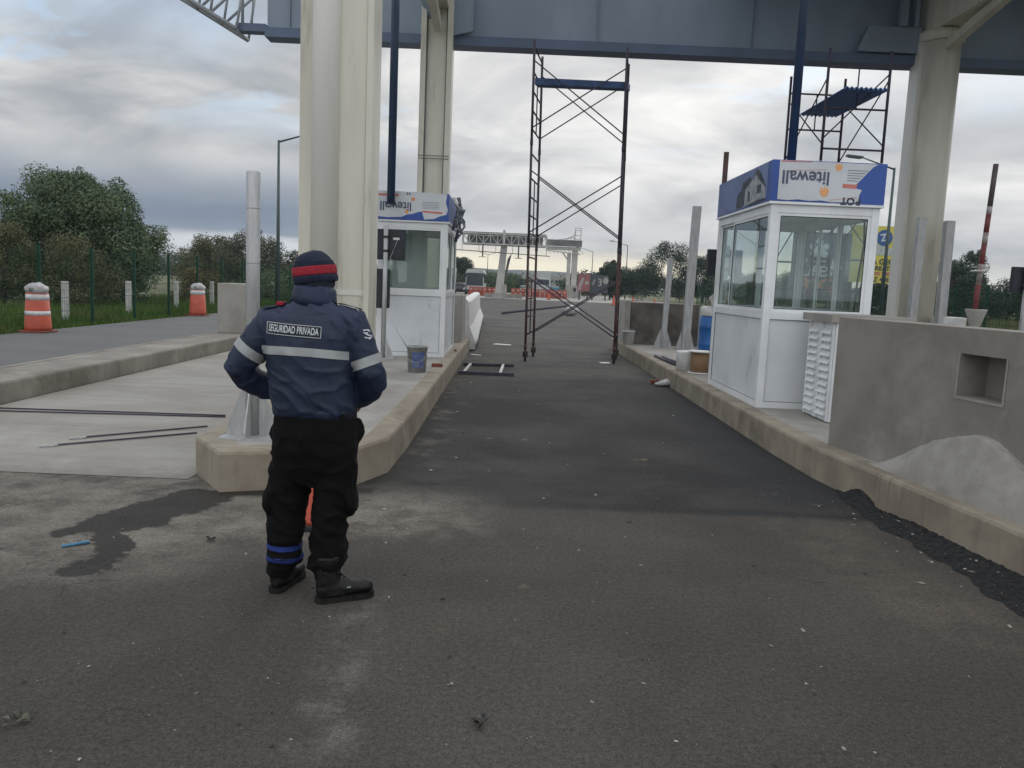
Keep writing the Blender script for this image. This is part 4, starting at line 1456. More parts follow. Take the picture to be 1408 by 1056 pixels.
# ------------------------------------------------------------ small props on the islands
def bucket_tools():
    T = thing('paint_bucket', (-1.29, 11.42, 0.295), 'grubby white and blue paint bucket with tool handles in front of the torn poster booth', 'bucket')
    r0, r1, h = 0.125, 0.145, 0.36
    MB().lathe([(r0, 0.296), (r1, 0.296 + h), (r1 + 0.008, 0.296 + h), (r1 + 0.008, 0.296 + h - 0.02), (r1 - 0.006, 0.296 + h + 0.002), (r1 - 0.012, 0.296 + h - 0.03), (r0 - 0.01, 0.34)],
               (-1.29, 11.42, 0), 26).build('pail', pm('cement smeared plastic', (0.40, 0.40, 0.38), (0.24, 0.24, 0.235), 9, 0.7), T)
    lb = MB()
    n = 10
    vs, fs = [], []
    for i in range(n + 1):
        t = -pi * 0.30 + pi * 0.42 * i / n - pi / 2 + 0.5
        for z in (0.36, 0.58):
            rr = r0 + (r1 - r0) * (z - 0.296) / h + 0.003
            vs.append((-1.29 + rr * cos(t), 11.42 + rr * sin(t), z))
    fs = [(2 * i, 2 * i + 2, 2 * i + 3, 2 * i + 1) for i in range(n)]
    lb.add(vs, fs, True)
    lb.build('printed_label', pm('blue label', (0.06, 0.10, 0.26), (0.16, 0.19, 0.28), 14, 0.6), T)
    hd = MB().path([(-1.29 + 0.15 * cos(t), 11.42 - 0.15 - 0.02 * sin(t), 0.60 - 0.16 * sin(t)) for t in np.linspace(0, pi, 9)], 0.004)
    hd.build('handle', M_GALV, T)
    o = MB().tube((-1.26, 11.42, 0.36), (-1.62, 11.35, 0.96), 0.015, n=8).build('tool_handle', M_GALV, None, (-1.26, 11.42, 0.36))
    tag(o, 'long grey tool handle leaning out of the paint bucket', 'tool handle')
    o = MB().tube((-1.26, 11.46, 0.36), (-1.25, 11.47, 0.86), 0.013, n=8).build('tool_handle', M_GALV, None, (-1.26, 11.46, 0.36))
    tag(o, 'short upright tool handle standing in the paint bucket', 'tool handle')
    o = MB().box(-1.15, -0.99, 12.1, 12.22, 0.295, 0.35, 0.01).build('brick_piece', pm('red brick', (0.21, 0.07, 0.045), (0.15, 0.055, 0.04), 9, 0.9), None, (-1.07, 12.16, 0.295))
    tag(o, 'reddish brown brick lying beside the paint bucket on the island', 'brick')
    o = MB().box(-1.02, -0.97, 15.0, 15.12, 0.30, 0.33, 0.006).build('plastic_scrap', M_REDPAINT, None, (-1.0, 15.06, 0.3))
    tag(o, 'small red scrap on the kerb beside the torn poster booth', 'scrap')


bucket_tools()


def spool(x, y, z, r, h, rc, mcore, label, tilt=0):
    T = thing('cable_spool', (x, y, z), label, 'cable spool', 'cable spools on the booth island')
    for zz in (z, z + h - 0.02):
        MB().lathe([(r, zz), (r, zz + 0.02)], (x, y, 0), 28).build('flange', M_WPLAST, T)
    MB().lathe([(rc, z + 0.021), (rc, z + h - 0.021)], (x, y, 0), 28).build('drum', mcore, T)
    return T


o = MB().lathe([(0.155, 0.276), (0.165, 0.58), (0.16, 0.60), (0.15, 0.602)], (2.93, 13.42, 0), 26)
o = o.build('plastic_pail', M_WPLAST, None, (2.93, 13.42, 0.276))
tag(o, 'closed white plastic pail beside the brown cored cable spool', 'pail')
spool(3.10, 13.12, 0.276, 0.20, 0.36, 0.155, M_WOOD, 'white flanged cable spool with brown core on the booth island')


def small_bucket():
    T = thing('plastic_pail', (2.80, 19.2, 0.278), 'small white bucket on the kerb in front of the pale slab edge', 'pail')
    MB().lathe([(0.12, 0.279), (0.14, 0.60), (0.15, 0.60), (0.15, 0.57), (0.138, 0.60), (0.12, 0.5)], (2.80, 19.2, 0), 22).build('pail', M_WPLAST, T)
    MB().path([(2.80 + 0.15 * cos(t), 19.2, 0.59 + 0.05 * sin(t)) for t in np.linspace(0, pi, 9)], 0.005).build('handle', M_GALV, T)


small_bucket()


def blue_drum():
    x, y = 3.86, 15.3
    T = thing('plastic_drum', (x, y, 0.276), 'bright blue plastic drum with a white top behind the larger booth', 'drum')
    MB().lathe([(0.30, 0.30), (0.31, 0.33), (0.31, 0.6), (0.318, 0.62), (0.31, 0.64), (0.31, 0.92), (0.318, 0.94), (0.31, 0.96), (0.31, 1.10), (0.28, 1.14)], (x, y, 0), 32).build('barrel', M_BLUETANK, T)
    MB().lathe([(0.29, 1.141), (0.30, 1.15), (0.30, 1.28), (0.27, 1.32), (0.10, 1.33)], (x, y, 0), 32).build('lid', M_WPLAST, T)
    MB().lathe([(0.29, 0.277), (0.295, 0.299)], (x, y, 0), 32).build('base', M_RUBBER, T)
    MB().box(x - 0.02, x + 0.10, y - 0.318, y - 0.311, 0.98, 1.03).build('printed_label', M_PAPER, T)
    # draped sacking over the lid
    mb = MB()
    rnd = random.Random(5)
    vs, fs = [], []
    for i in range(9):
        for j in range(9):
            u, v = i / 8 - 0.5, j / 8 - 0.5
            h = 1.40 + 0.22 * (1 - 3.2 * (u * u + v * v)) + 0.03 * rnd.random()
            vs.append((x + 0.02 + u * 0.46 + 0.02 * rnd.random(), y - 0.12 + v * 0.42, h))
    for i in range(8):
        for j in range(8):
            a = i * 9 + j
            fs.append((a, a + 1, a + 10, a + 9))
    mb.add(vs, fs, True)
    o = mb.build('draped_sack', pm('dusty sacking', (0.44, 0.41, 0.36), (0.30, 0.28, 0.25), 9, 0.9, bump=0.5), None, (x, y, 1.33))
    tag(o, 'crumpled pale sacking lying on the white lid of the blue drum', 'sack')


blue_drum()
for k, (a, b, lab) in enumerate([((2.86, 15.9, 0.30), (2.93, 14.2, 0.30), 'dark steel pipe lying along the kerb, lane side one of the pair by the spool'), ((2.97, 15.7, 0.30), (3.03, 14.4, 0.30), 'dark steel pipe lying along the kerb, booth side one of the pair by the spool')]):
    o = MB().tube(a, b, 0.026, n=12).build('steel_pipe', M_SCAFDARK, None, b)
    tag(o, lab, 'pipe', 'pipes lying by the spool')

# fallen scaffold frame on the asphalt
T = thing('ladder_section', (-0.42, 14.8, 0.0), 'dark ladder shaped steel frame lying flat on the lane by the kerb', 'steel frame')
MB().bar((-0.86, 13.98, 0.03), (0.10, 13.98, 0.03), 0.06, 0.05).build('stile', M_SCAFDARK, T)
MB().bar((-0.86, 15.45, 0.03), (0.10, 15.55, 0.03), 0.06, 0.05).build('stile', M_SCAFDARK, T)
MB().bar((-0.76, 14.01, 0.03), (-0.72, 15.43, 0.03), 0.045, 0.045).build('rung', M_GALV, T)
MB().bar((-0.14, 14.01, 0.03), (-0.10, 15.49, 0.03), 0.045, 0.045).build('rung', M_GALV, T)

# long pole lying across the lane behind the scaffold, its end propped on a bag
T = thing('long_pole', (1.0, 43.0, 0), 'long dark pole lying aslant across the lane behind the rolling scaffold', 'pole')
MB().tube((-0.46, 42.2, 0.06), (3.15, 44.0, 0.55), 0.06, n=12).build('shaft', M_SCAFDARK, T)
o = MB().ball((3.2, 44.1, 0.30), 0.5, 0.35, 0.30).build('cement_bag', M_BAG, None, (3.2, 44.1, 0.0))
tag(o, 'rounded white bag propping up the end of the long pole', 'bag')

# sheets and scraps on the lane
for poly, lab, nm in [([(-0.45, 21.0), (0.0, 20.9), (0.05, 21.15), (-0.35, 21.3)], 'flat white strip on the asphalt left of the rolling scaffold', 'white_sheet'),
                      ([(1.95, 17.0), (2.15, 17.05), (2.12, 17.25), (1.9, 17.2)], 'white offcut lying near the far leg of the rolling scaffold', 'white_sheet'),
                      ([(-0.85, 17.7), (-0.62, 17.6), (-0.60, 17.7), (-0.8, 17.82)], 'narrow white paper near the fallen steel frame', 'white_sheet')]:
    o = MB().prism(poly, 0.005, 0.016).build(nm, M_WPLAST, None, (poly[0][0], poly[0][1], 0))
    tag(o, lab, 'sheet')
o = MB().box(2.42, 2.60, 13.70, 13.80, 0.004, 0.065, 0.01).build('brick_piece', MATS['red brick'], None, (2.5, 13.75, 0))
tag(o, 'broken red brick on the asphalt against the kerb by the spool', 'brick')
o = MB()
o.ball((2.62, 13.45, 0.05), 0.13, 0.10, 0.05, 12).ball((2.53, 13.42, 0.035), 0.10, 0.07, 0.035, 10).ball((2.66, 13.52, 0.07), 0.07, 0.06, 0.05, 10)
o = o.build('plastic_bag', M_BAG, None, (2.6, 13.45, 0))
tag(o, 'crumpled white plastic bag against the kerb beside the broken brick', 'plastic bag')
# rods on the concrete lane
RODS = [((-5.6, 8.70, 0.016), (-3.08, 8.83, 0.016), 'dark thin rod, farther one of the pair lying across the concrete lane'), ((-5.6, 8.52, 0.016), (-3.05, 8.74, 0.016), 'dark thin rod, nearer one of the pair lying across the concrete lane'),
        ((-3.91, 7.01, 0.016), (-3.0, 7.80, 0.016), 'bare rod with a looped tip, nearer the camera on the concrete lane'), ((-3.86, 7.39, 0.016), (-3.03, 8.16, 0.016), 'bare rod with a looped tip, farther from the camera on the concrete lane')]
for i, (a, b, lab) in enumerate(RODS):
    T = thing('steel_rod', (a[0], a[1], 0.004), lab, 'rod', 'steel rods on the concrete lane')
    MB().tube(a, b, 0.008, n=8).build('shaft', M_SCAFDARK, T)
    if i > 1:
        d = (Vector(b) - Vector(a)).normalized()
        n_ = Vector((-d.y, d.x, 0))
        c = Vector(a) - d * 0.07
        MB().path([c + d * 0.07 * cos(t) + n_ * 0.03 * sin(t) for t in np.linspace(0, 2 * pi, 13)], 0.007).build('loop', M_GALV, T)


def cone(x, y, z=0.0, h=0.70, label='', leanx=0.0):
    T = thing('traffic_cone', (x, y, z), label, 'traffic cone', 'orange traffic cones')
    s = h / 0.70
    MB().box(x - 0.18 * s, x + 0.18 * s, y - 0.18 * s, y + 0.18 * s, z + 0.002, z + 0.035, 0.008).build('base', M_RUBBER, T)
    MB().lathe([(0.135 * s, z + 0.036), (0.125 * s, z + 0.06), (0.075 * s, z + h * 0.5), (0.03 * s, z + h - 0.02), (0.022 * s, z + h)], (x, y, 0), 22).build('body', M_ORANGE, T)
    return T


cone(-1.19, 5.0, 0, 0.40, 'small orange cone with black base seen between the guard legs')

# litter
o = MB().bar((-2.47, 4.44, 0.008), (-2.36, 4.53, 0.012), 0.03, 0.008).build('plastic_strip', pm('blue strip', (0.03, 0.14, 0.24), (0.05, 0.18, 0.28), 9, 0.5), None, (-2.42, 4.48, 0))
tag(o, 'short blue plastic strip on the wet stain', 'plastic strip')


def leaf_wad(x, y, s, mat, label, seed):
    r = random.Random(seed)
    mb = MB()
    for i in range(9):
        a = r.random() * 6.28
        c = Vector((x + 0.4 * s * cos(a) * r.random(), y + 0.4 * s * sin(a) * r.random(), 0.012))
        d = Vector((cos(a), sin(a), 0.4 * r.random())) * s * 0.5
        w = Vector((-sin(a), cos(a), 0.5 * (r.random() - 0.2))) * s * 0.22
        mb.add([c, c + d * 0.5 + w + Vector((0, 0, 0.3 * s * r.random())), c + d, c + d * 0.5 - w + Vector((0, 0, 0.2 * s * r.random()))], [(0, 1, 2, 3)])
    o = mb.build('dry_leaf', mat, None, (x, y, 0))
    tag(o, label, 'dry leaf')


M_LEAFD = pm('dry grey leaf', (0.12, 0.12, 0.085), (0.07, 0.07, 0.05), 20, 0.8)
leaf_wad(-1.655, 2.66, 0.065, M_LEAFD, 'curled grey green dry leaf lying at the near left of the asphalt', 2)
leaf_wad(-0.04, 2.76, 0.05, M_RUBBER, 'small black crumpled scrap in the middle of the near asphalt', 5)
leaf_wad(-1.715, 4.66, 0.05, M_RUBBER, 'dark crumpled scrap on the asphalt between the wet stain and the guard', 9)


def debris():
    r = random.Random(21)
    for name, mat, n, lab in (('pale_grit', pm('pale chips', (0.38, 0.36, 0.32), (0.24, 0.22, 0.19), 3, 0.9, island=0.35), 430, 0), ('dark_grit', pm('dark chips', (0.03, 0.028, 0.026), (0.055, 0.05, 0.045), 3, 0.9), 260, 0)):
        mb = MB()
        for i in range(n):
            if r.random() < 0.30:
                y = 5.8 + r.random() * 12
                x = -0.8 + r.random() * 3.3
            elif r.random() < 0.25:
                y = 3 + r.random() * 3.2
                x = kerb_x(max(2.5, y)) - 0.45 + r.random() * 0.4
            else:
                y = 1.9 + r.random() ** 1.3 * 4.2
                x = (r.random() - 0.5) * y * 1.35
            if x < -0.95 and y > 5.6:
                continue
            s = (0.0016 + 0.0055 * r.random() ** 5) * (1 + 0.10 * y)
            a = r.random() * 6.28
            el = 1 + (5.5 if r.random() < 0.08 else 1.8) * r.random() ** 2
            u = Vector((cos(a), sin(a), 0)) * s * el
            w = Vector((-sin(a), cos(a), 0)) * s
            c = Vector((x, y, 0.004))
            h = Vector((0, 0, s * 0.8))
            if (y > 3.0 and x > kerb_x(min(7.9, max(2.5, y))) - 0.42):
                c.z = 0.03
            mb.add([c - u - w * r.random(), c + u * r.random() - w, c + u + w * r.random(), c - u * r.random() + w, c + h + u * 0.2], [(0, 1, 4), (1, 2, 4), (2, 3, 4), (3, 0, 4), (3, 2, 1, 0)])
        o = mb.build(name, mat)
        tag(o, 'scattered ' + ('pale' if name[0] == 'p' else 'dark') + ' grit and chips over the asphalt', 'grit', kind='stuff')


debris()


# ------------------------------------------------------------ the guard
def guard():
    OX, OY = -0.93, 3.93
    T = thing('person', (OX, OY, 0), 'guard seen from behind in navy jacket, black cargo trousers and a navy and red beanie', 'person')
    skin = pm('skin', (0.30, 0.17, 0.11), (0.26, 0.145, 0.095), 12, 0.55)
    navy = pm('navy jacket nylon', (0.0115, 0.0215, 0.055), (0.008, 0.0155, 0.040), 5, 0.62, bump=0.15, bscale=18)
    black = pm('black twill', (0.0030, 0.0028, 0.0028), (0.0052, 0.0048, 0.0048), 7, 0.95, bump=0.2, bscale=22, spec=0.2)
    knit = pm('navy knit', (0.012, 0.018, 0.042), (0.007, 0.011, 0.028), 40, 0.95, bump=0.5, bscale=160)
    redknit = pm('red knit', (0.36, 0.020, 0.035), (0.27, 0.016, 0.028), 40, 0.95, bump=0.5, bscale=160)
    gaiter = pm('dark fleece', (0.010, 0.014, 0.028), (0.007, 0.009, 0.018), 20, 0.95, bump=0.3)
    refl = pm('grey reflective tape', (0.40, 0.41, 0.40), (0.31, 0.32, 0.315), 9, 0.45, bump=0.1)
    leather = pm('black boot leather', (0.0055, 0.0055, 0.0055), (0.010, 0.0095, 0.009), 14, 0.5, bump=0.3, bscale=40, spec=0.35)
    sole = pm('boot sole', (0.009, 0.0085, 0.008), (0.022, 0.020, 0.017), 20, 0.9, spec=0.2)
    blueb = pm('blue stripe cloth', (0.016, 0.040, 0.23), (0.012, 0.03, 0.17), 14, 0.8)
    whitec = pm('white embroidery', (0.62, 0.63, 0.64), (0.52, 0.53, 0.54), 30, 0.7)
    X, Y, Z = Vector((1, 0, 0)), Vector((0, 1, 0)), Vector((0, 0, 1))

    def wrinkle(me, amp, sc, keep=None, str_=(1, 1, 1), fold=0.0):
        me.calc_loop_triangles()
        nr = [v.normal.copy() for v in me.vertices]
        for v, n in zip(me.vertices, nr):
            p = Vector((v.co.x * str_[0], v.co.y * str_[1], v.co.z * str_[2]))
            d = amp * (noise.noise(p * sc) + 0.6 * noise.noise(p * sc * 2.3 + Vector((5, 1, 2))))
            if fold:
                q = p + Vector((noise.noise(p * 3.1), noise.noise(p * 3.1 + Vector((7, 7, 7))), noise.noise(p * 3.1 + Vector((3, 9, 1))))) * 0.10
                w1 = 1 - abs(noise.noise(Vector((q.x * sc * 0.8, q.y * sc * 0.8, q.z * sc * 1.5 + q.x * 4)) + Vector((9, 4, 4)))) * 2
                w2 = 1 - abs(noise.noise(Vector((q.x * sc * 1.5 + q.z * 5, q.y * sc * 1.2, q.z * sc * 1.3)) + Vector((2, 8, 5)))) * 2
                d += fold * (max(0, w1) ** 3 * 0.8 + max(0, w2) ** 3 * 0.6 - 0.25)
            if keep:
                d *= keep(v.co)
            v.co += n * d
        me.update()
        return me

    # ---- body: one continuous figure under the clothes
    b = MB()
    b.loft([((0, 0.01, 0.86), 0.15, 0.11, X, Y), ((0, 0.01, 0.98), 0.155, 0.105, X, Y), ((0, 0, 1.10), 0.145, 0.10, X, Y), ((0, 0, 1.25), 0.165, 0.11, X, Y), ((0, 0, 1.36), 0.165, 0.10, X, Y),
            ((0, 0, 1.42), 0.10, 0.075, X, Y), ((-0.01, 0.01, 1.47), 0.058, 0.060, X, Y), ((-0.018, 0.02, 1.53), 0.055, 0.062, X, Y)], 24)
    hc = Vector((-0.022, 0.035, 1.595))
    b.ball(hc, 0.070, 0.088, 0.090, 20)
    fd = Vector((sin(rad(38)), cos(rad(38)), 0))      # where the face looks: ahead and to the right
    fs_ = Vector((fd.y, -fd.x, 0))
    b.ball(hc + fd * 0.045 + Z * -0.062, 0.050, 0.050, 0.050, 14)
    b.ball(hc + fd * 0.103 + Z * -0.012, 0.014, 0.014, 0.022, 10)
    b.ball(hc + fd * 0.088 + Z * -0.052, 0.024, 0.020, 0.010, 10)
    for s in (-1, 1):
        b.ball(hc + fs_ * s * 0.078, 0.014, 0.020, 0.030, 10)
    for s in (-1, 1):
        b.limb([((s * 0.085, 0.01, 0.90), 0.085), ((s * 0.105, 0.0, 0.70), 0.072), ((-0.135, 0.005, 0.48) if s < 0 else (0.092, -0.015, 0.48), 0.052), ((-0.150, 0.01, 0.32) if s < 0 else (0.082, -0.03, 0.32), 0.048), ((-0.172, 0.02, 0.10) if s < 0 else (0.082, -0.06, 0.10), 0.034)])
    for s, el in ((-1, Vector((-0.375, 0.0, 1.135))), (1, Vector((0.285, 0.0, 1.14)))):
        sh = Vector((s * 0.17, 0, 1.37))
        wr = Vector((-0.19, 0.155, 0.985)) if s < 0 else Vector((0.19, 0.15, 0.965))
        b.limb([(sh, 0.050), (sh.lerp(el, 0.5), 0.045), (el, 0.038), (Vector((-0.315, 0.075, 1.045)) if s < 0 else Vector((0.262, 0.07, 1.04)), 0.036), (wr, 0.026)])
        # hand: palm, four fingers of unequal length and a thumb, curled inside the pocket mouth
        pd = Vector((-s * 0.62, 0.28, -0.55)).normalized()
        sd = Vector((0, 0.8, 0.45)).normalized()
        pm_ = wr + pd * 0.05
        b.limb([(wr, 0.028, 0.024), (pm_, 0.040, 0.018), (pm_ + pd * 0.04, 0.038, 0.016)])
        for k, ln in enumerate((0.062, 0.072, 0.068, 0.052)):
            r0 = pm_ + pd * 0.035 + sd * (0.028 - 0.019 * k)
            b.limb([(r0, 0.0095), (r0 + pd * ln * 0.5, 0.009), (r0 + pd * ln * 0.8 + Vector((0, -0.018, 0)), 0.008), (r0 + pd * ln + Vector((0, -0.034, -0.004)), 0.007)], 8)
        t0 = pm_ - pd * 0.01 + sd * 0.03
        b.limb([(t0, 0.012), (t0 + sd * 0.03 + pd * 0.02, 0.010), (t0 + sd * 0.035 + pd * 0.048, 0.008)], 8)
    body = remesh(b, 0.008, 3)
    mesh_obj('body', body, skin, T)
    eye = pm('eye', (0.55, 0.54, 0.52), None, rough=0.2)
    e = MB()
    for s in (-1, 1):
        e.ball(hc + fd * 0.083 + fs_ * s * 0.031 + Z * 0.006, 0.011, 0.011, 0.009, 10)
    e.build('eyes', eye, T) if False else mesh_obj('eyes', e.mesh('eyes'), eye, T)

    # ---- trousers
    p = MB()
    p.loft([((0.0, 0.0, 0.955), 0.192, 0.135, X, Y), ((0.0, 0.0, 0.90), 0.196, 0.142, X, Y), ((0.003, -0.01, 0.82), 0.205, 0.150, X, Y), ((0.003, -0.012, 0.74), 0.203, 0.150, X, Y), ((0.0, -0.005, 0.64), 0.195, 0.125, X, Y), ((-0.005, 0.0, 0.57), 0.155, 0.085, X, Y)], 28, ex=2.3)
    p.limb([((-0.105, 0.0, 0.74), 0.100, 0.125), ((-0.120, 0.0, 0.62), 0.096, 0.112), ((-0.133, 0.005, 0.52), 0.100, 0.105), ((-0.138, 0.01, 0.42), 0.088, 0.098), ((-0.146, 0.01, 0.31), 0.083, 0.090), ((-0.152, 0.01, 0.22), 0.077, 0.086), ((-0.158, 0.012, 0.165), 0.070, 0.082), ((-0.168, 0.018, 0.105), 0.056, 0.068)], 24)
    p.limb([((0.105, -0.01, 0.74), 0.100, 0.125), ((0.103, -0.012, 0.62), 0.102, 0.115), ((0.100, -0.015, 0.52), 0.101, 0.108), ((0.082, -0.02, 0.42), 0.084, 0.098), ((0.080, -0.03, 0.31), 0.082, 0.092), ((0.082, -0.045, 0.23), 0.082, 0.090), ((0.078, -0.052, 0.185), 0.080, 0.086), ((0.083, -0.06, 0.105), 0.062, 0.066)], 24)
    p.ball((-0.208, 0.0, 0.475), 0.030, 0.085, 0.085)      # bellows pockets
    p.ball((0.180, -0.01, 0.50), 0.030, 0.090, 0.085)
    p.ball((-0.205, 0.05, 0.80), 0.035, 0.05, 0.055)       # hands pushing the slash pockets out
    p.ball((0.195, 0.05, 0.83), 0.030, 0.05, 0.060)
    p.limb([((-0.150, 0.012, 0.205), 0.078, 0.088), ((-0.152, 0.012, 0.185), 0.082, 0.092), ((-0.154, 0.012, 0.16), 0.076, 0.086)])
    p.limb([((0.078, -0.052, 0.205), 0.086, 0.094), ((0.078, -0.052, 0.185), 0.090, 0.096), ((0.080, -0.054, 0.155), 0.080, 0.085)])
    pm_mesh = remesh(p, 0.0075, 3)
    wrinkle(pm_mesh, 0.005, 7, lambda c: 0.4 + min(1.0, max(0, (0.9 - c.z) * 2)), (1.2, 1, 0.9), 0.0135)
    tr = mesh_obj('trousers', pm_mesh, black, T)
    bv_t = BVHTree.FromPolygons([v.co[:] for v in pm_mesh.vertices], [f.vertices[:] for f in pm_mesh.polygons])

    def ringband(bv, c0, c1, axis_n, r, n, mat, name, par, off=0.003, a0=0.0, a1=2 * pi, rows=3):
        """strip wrapped round a limb: rays go outward from its axis"""
        c0, c1 = Vector(c0), Vector(c1)
        ax = (c1 - c0).normalized()
        u = ax.orthogonal().normalized()
        w = ax.cross(u)
        vs, fs = [], []
        for j in range(rows + 1):
            c = c0.lerp(c1, j / rows)
            last = r
            for i in range(n + 1):
                t = a0 + (a1 - a0) * i / n
                d = u * cos(t) + w * sin(t)
                h = bv.ray_cast(c, d, 0.105)
                rr = (h[0] - c).length if h[0] is not None else last
                last = rr
                vs.append(c + d * (rr + off))
        for j in range(rows):
            for i in range(n):
                a = j * (n + 1) + i
                fs.append((a, a + 1, a + n + 2, a + n + 1))
        me = MB().add(vs, fs, True).mesh(name)
        return mesh_obj(name, me, mat, par)

    ringband(bv_t, (-0.146, 0.01, 0.231), (-0.145, 0.01, 0.258), None, 0.08, 48, blueb, 'leg_stripe', tr)
    ringband(bv_t, (-0.150, 0.012, 0.172), (-0.1485, 0.012, 0.199), None, 0.08, 48, blueb, 'leg_stripe', tr)

    def patch(bv, x0, x1, z0, z1, off, mat, name, par, nx=30, nz=6, fz=lambda u: 0.0, ysrc=-0.6):
        """cloth patch laid on the back surface, rays cast from behind"""
        vs, fs = [], []
        for j in range(nz + 1):
            for i in range(nx + 1):
                u = i / nx
                x = x0 + (x1 - x0) * u
                z = z0 + (z1 - z0) * j / nz + fz(u)
                h = bv.ray_cast(Vector((x, ysrc, z)), Vector((0, 1 if ysrc < 0 else -1, 0)), 2)
                y = (h[0].y if h[0] is not None else 0.0) + (0 if ysrc < 0 else 2 * off)
                vs.append((x, y - off, z))
        for j in range(nz):
            for i in range(nx):
                a = j * (nx + 1) + i
                fs.append((a, a + 1, a + nx + 2, a + nx + 1))
        return mesh_obj(name, MB().add(vs, fs, True).mesh(name), mat, par)

    patch(bv_t, 0.005, 0.150, 0.805, 0.845, 0.004, black, 'pocket_flap', tr)
    patch(bv_t, -0.160, -0.02, 0.805, 0.845, 0.004, black, 'pocket_flap', tr)
    patch(bv_t, 0.095, 0.195, 0.545, 0.60, 0.005, black, 'pocket_flap', tr)
    patch(bv_t, -0.205, -0.115, 0.535, 0.585, 0.005, black, 'pocket_flap', tr)
    belt = MB()
    belt.loft([((0, 0, 0.90), 0.199, 0.142, X, Y), ((0, 0, 0.965), 0.195, 0.138, X, Y)], 40, ex=2.3)
    mesh_obj('undershirt_hem', belt.mesh('undershirt_hem'), gaiter, T)

    # ---- jacket
    j = MB()
    j.loft([((-0.008, 0.0, 0.918), 0.193, 0.142, X, Y), ((-0.008, 0.0, 0.955), 0.200, 0.148, X, Y), ((-0.015, -0.002, 1.02), 0.207, 0.152, X, Y), ((-0.022, -0.004, 1.12), 0.208, 0.150, X, Y), ((-0.03, -0.006, 1.22), 0.214, 0.150, X, Y),
            ((-0.03, -0.006, 1.31), 0.222, 0.142, X, Y), ((-0.028, -0.004, 1.375), 0.205, 0.125, X, Y), ((-0.022, 0.0, 1.42), 0.155, 0.100, X, Y), ((-0.018, 0.004, 1.455), 0.098, 0.084, X, Y), ((-0.016, 0.008, 1.50), 0.088, 0.082, X, Y), ((-0.015, 0.012, 1.525), 0.090, 0.086, X, Y)], 32, ex=2.35)
    for s, sh, el, mid, hand in ((-1, (-0.215, -0.004, 1.352), (-0.375, -0.01, 1.125), (-0.315, 0.075, 1.045), (-0.19, 0.155, 0.985)), (1, (0.165, -0.004, 1.368), (0.262, -0.01, 1.125), (0.250, 0.05, 1.03), (0.17, 0.13, 0.965))):
        sh, el, mid, hand = Vector(sh), Vector(el), Vector(mid), Vector(hand)
        j.limb([(sh + Vector((-s * 0.07, 0, 0.035)), 0.050, 0.07), (sh, 0.080, 0.088), (sh.lerp(el, 0.35), 0.078, 0.083), (sh.lerp(el, 0.7), 0.073, 0.078), (el, 0.069, 0.073), (el.lerp(mid, 0.55) + Vector((s * 0.008, 0, -0.004)), 0.068), (mid, 0.064), (mid.lerp(hand, 0.5), 0.058), (hand, 0.046)], 22)
    jm = remesh(j, 0.0075, 5)
    txt = lambda c: 0.25 if (c.x > 0.215 and c.z > 1.26) else 0.12 if (-0.235 < c.x < 0.085 and 1.28 < c.z < 1.40 and c.y < 0) else (0.35 if (1.15 < c.z < 1.28 and c.y < -0.05) else 1.0)
    wrinkle(jm, 0.004, 6.5, txt, (1.2, 1, 1.0), 0.0095)
    jk = mesh_obj('jacket', jm, navy, T)
    bv = BVHTree.FromPolygons([v.co[:] for v in jm.vertices], [f.vertices[:] for f in jm.polygons])
    # chest stripe across the back and front
    patch(bv, -0.243, 0.172, 1.196, 1.236, 0.0035, refl, 'reflective_stripe', jk, 60, 4, lambda u: 0.018 * (1 - ((u - 0.35) / 0.65) ** 2) - 0.008)
    patch(bv, -0.20, 0.14, 1.196, 1.236, 0.0035, refl, 'reflective_stripe', jk, 50, 4, lambda u: 0.0, 0.6)
    ringband(bv, (-0.33, -0.008, 1.195), (-0.302, -0.007, 1.232), None, 0.08, 48, refl, 'reflective_stripe', jk)
    ringband(bv, (0.2455, -0.008, 1.152), (0.2285, -0.007, 1.195), None, 0.08, 48, refl, 'reflective_stripe', jk)
    # back lettering on its dark patch
    tilt = lambda u: -0.012 * u
    bp = patch(bv, -0.210, 0.052, 1.303, 1.356, 0.0032, pm('dark patch', (0.008, 0.012, 0.022), None, rough=0.8), 'back_patch', jk, 40, 6, tilt)

    def onback(me, off, cx, cz, w):
        for v in me.vertices:
            x, z = v.co.x + cx, v.co.y + cz
            z += tilt((x + 0.210) / 0.262)
            h = bv.ray_cast(Vector((x, -0.6, z)), Vector((0, 1, 0)), 2)
            v.co = Vector((x, (h[0].y if h[0] is not None else -0.15) - off, z))
        me.update()
        return me

    me = text_mesh('SEGURIDAD PRIVADA', 0.046, 0.0008, 0.0, 1.0)
    w = max(v.co.x for v in me.vertices) - min(v.co.x for v in me.vertices)
    cx_ = (max(v.co.x for v in me.vertices) + min(v.co.x for v in me.vertices)) / 2
    for v in me.vertices:
        v.co.x = (v.co.x - cx_) * 0.243 / w
        v.co.y *= 1.0
    bm = bmesh.new()
    bm.from_mesh(me)
    bmesh.ops.triangulate(bm, faces=bm.faces)
    bmesh.ops.subdivide_edges(bm, edges=[e for e in bm.edges if e.calc_length() > 0.012], cuts=2, use_grid_fill=False)
    bm.to_mesh(me)
    bm.free()
    mesh_obj('lettering', onback(me, 0.0056, -0.079, 1.3295, w), whitec, bp)
    fr = MB()
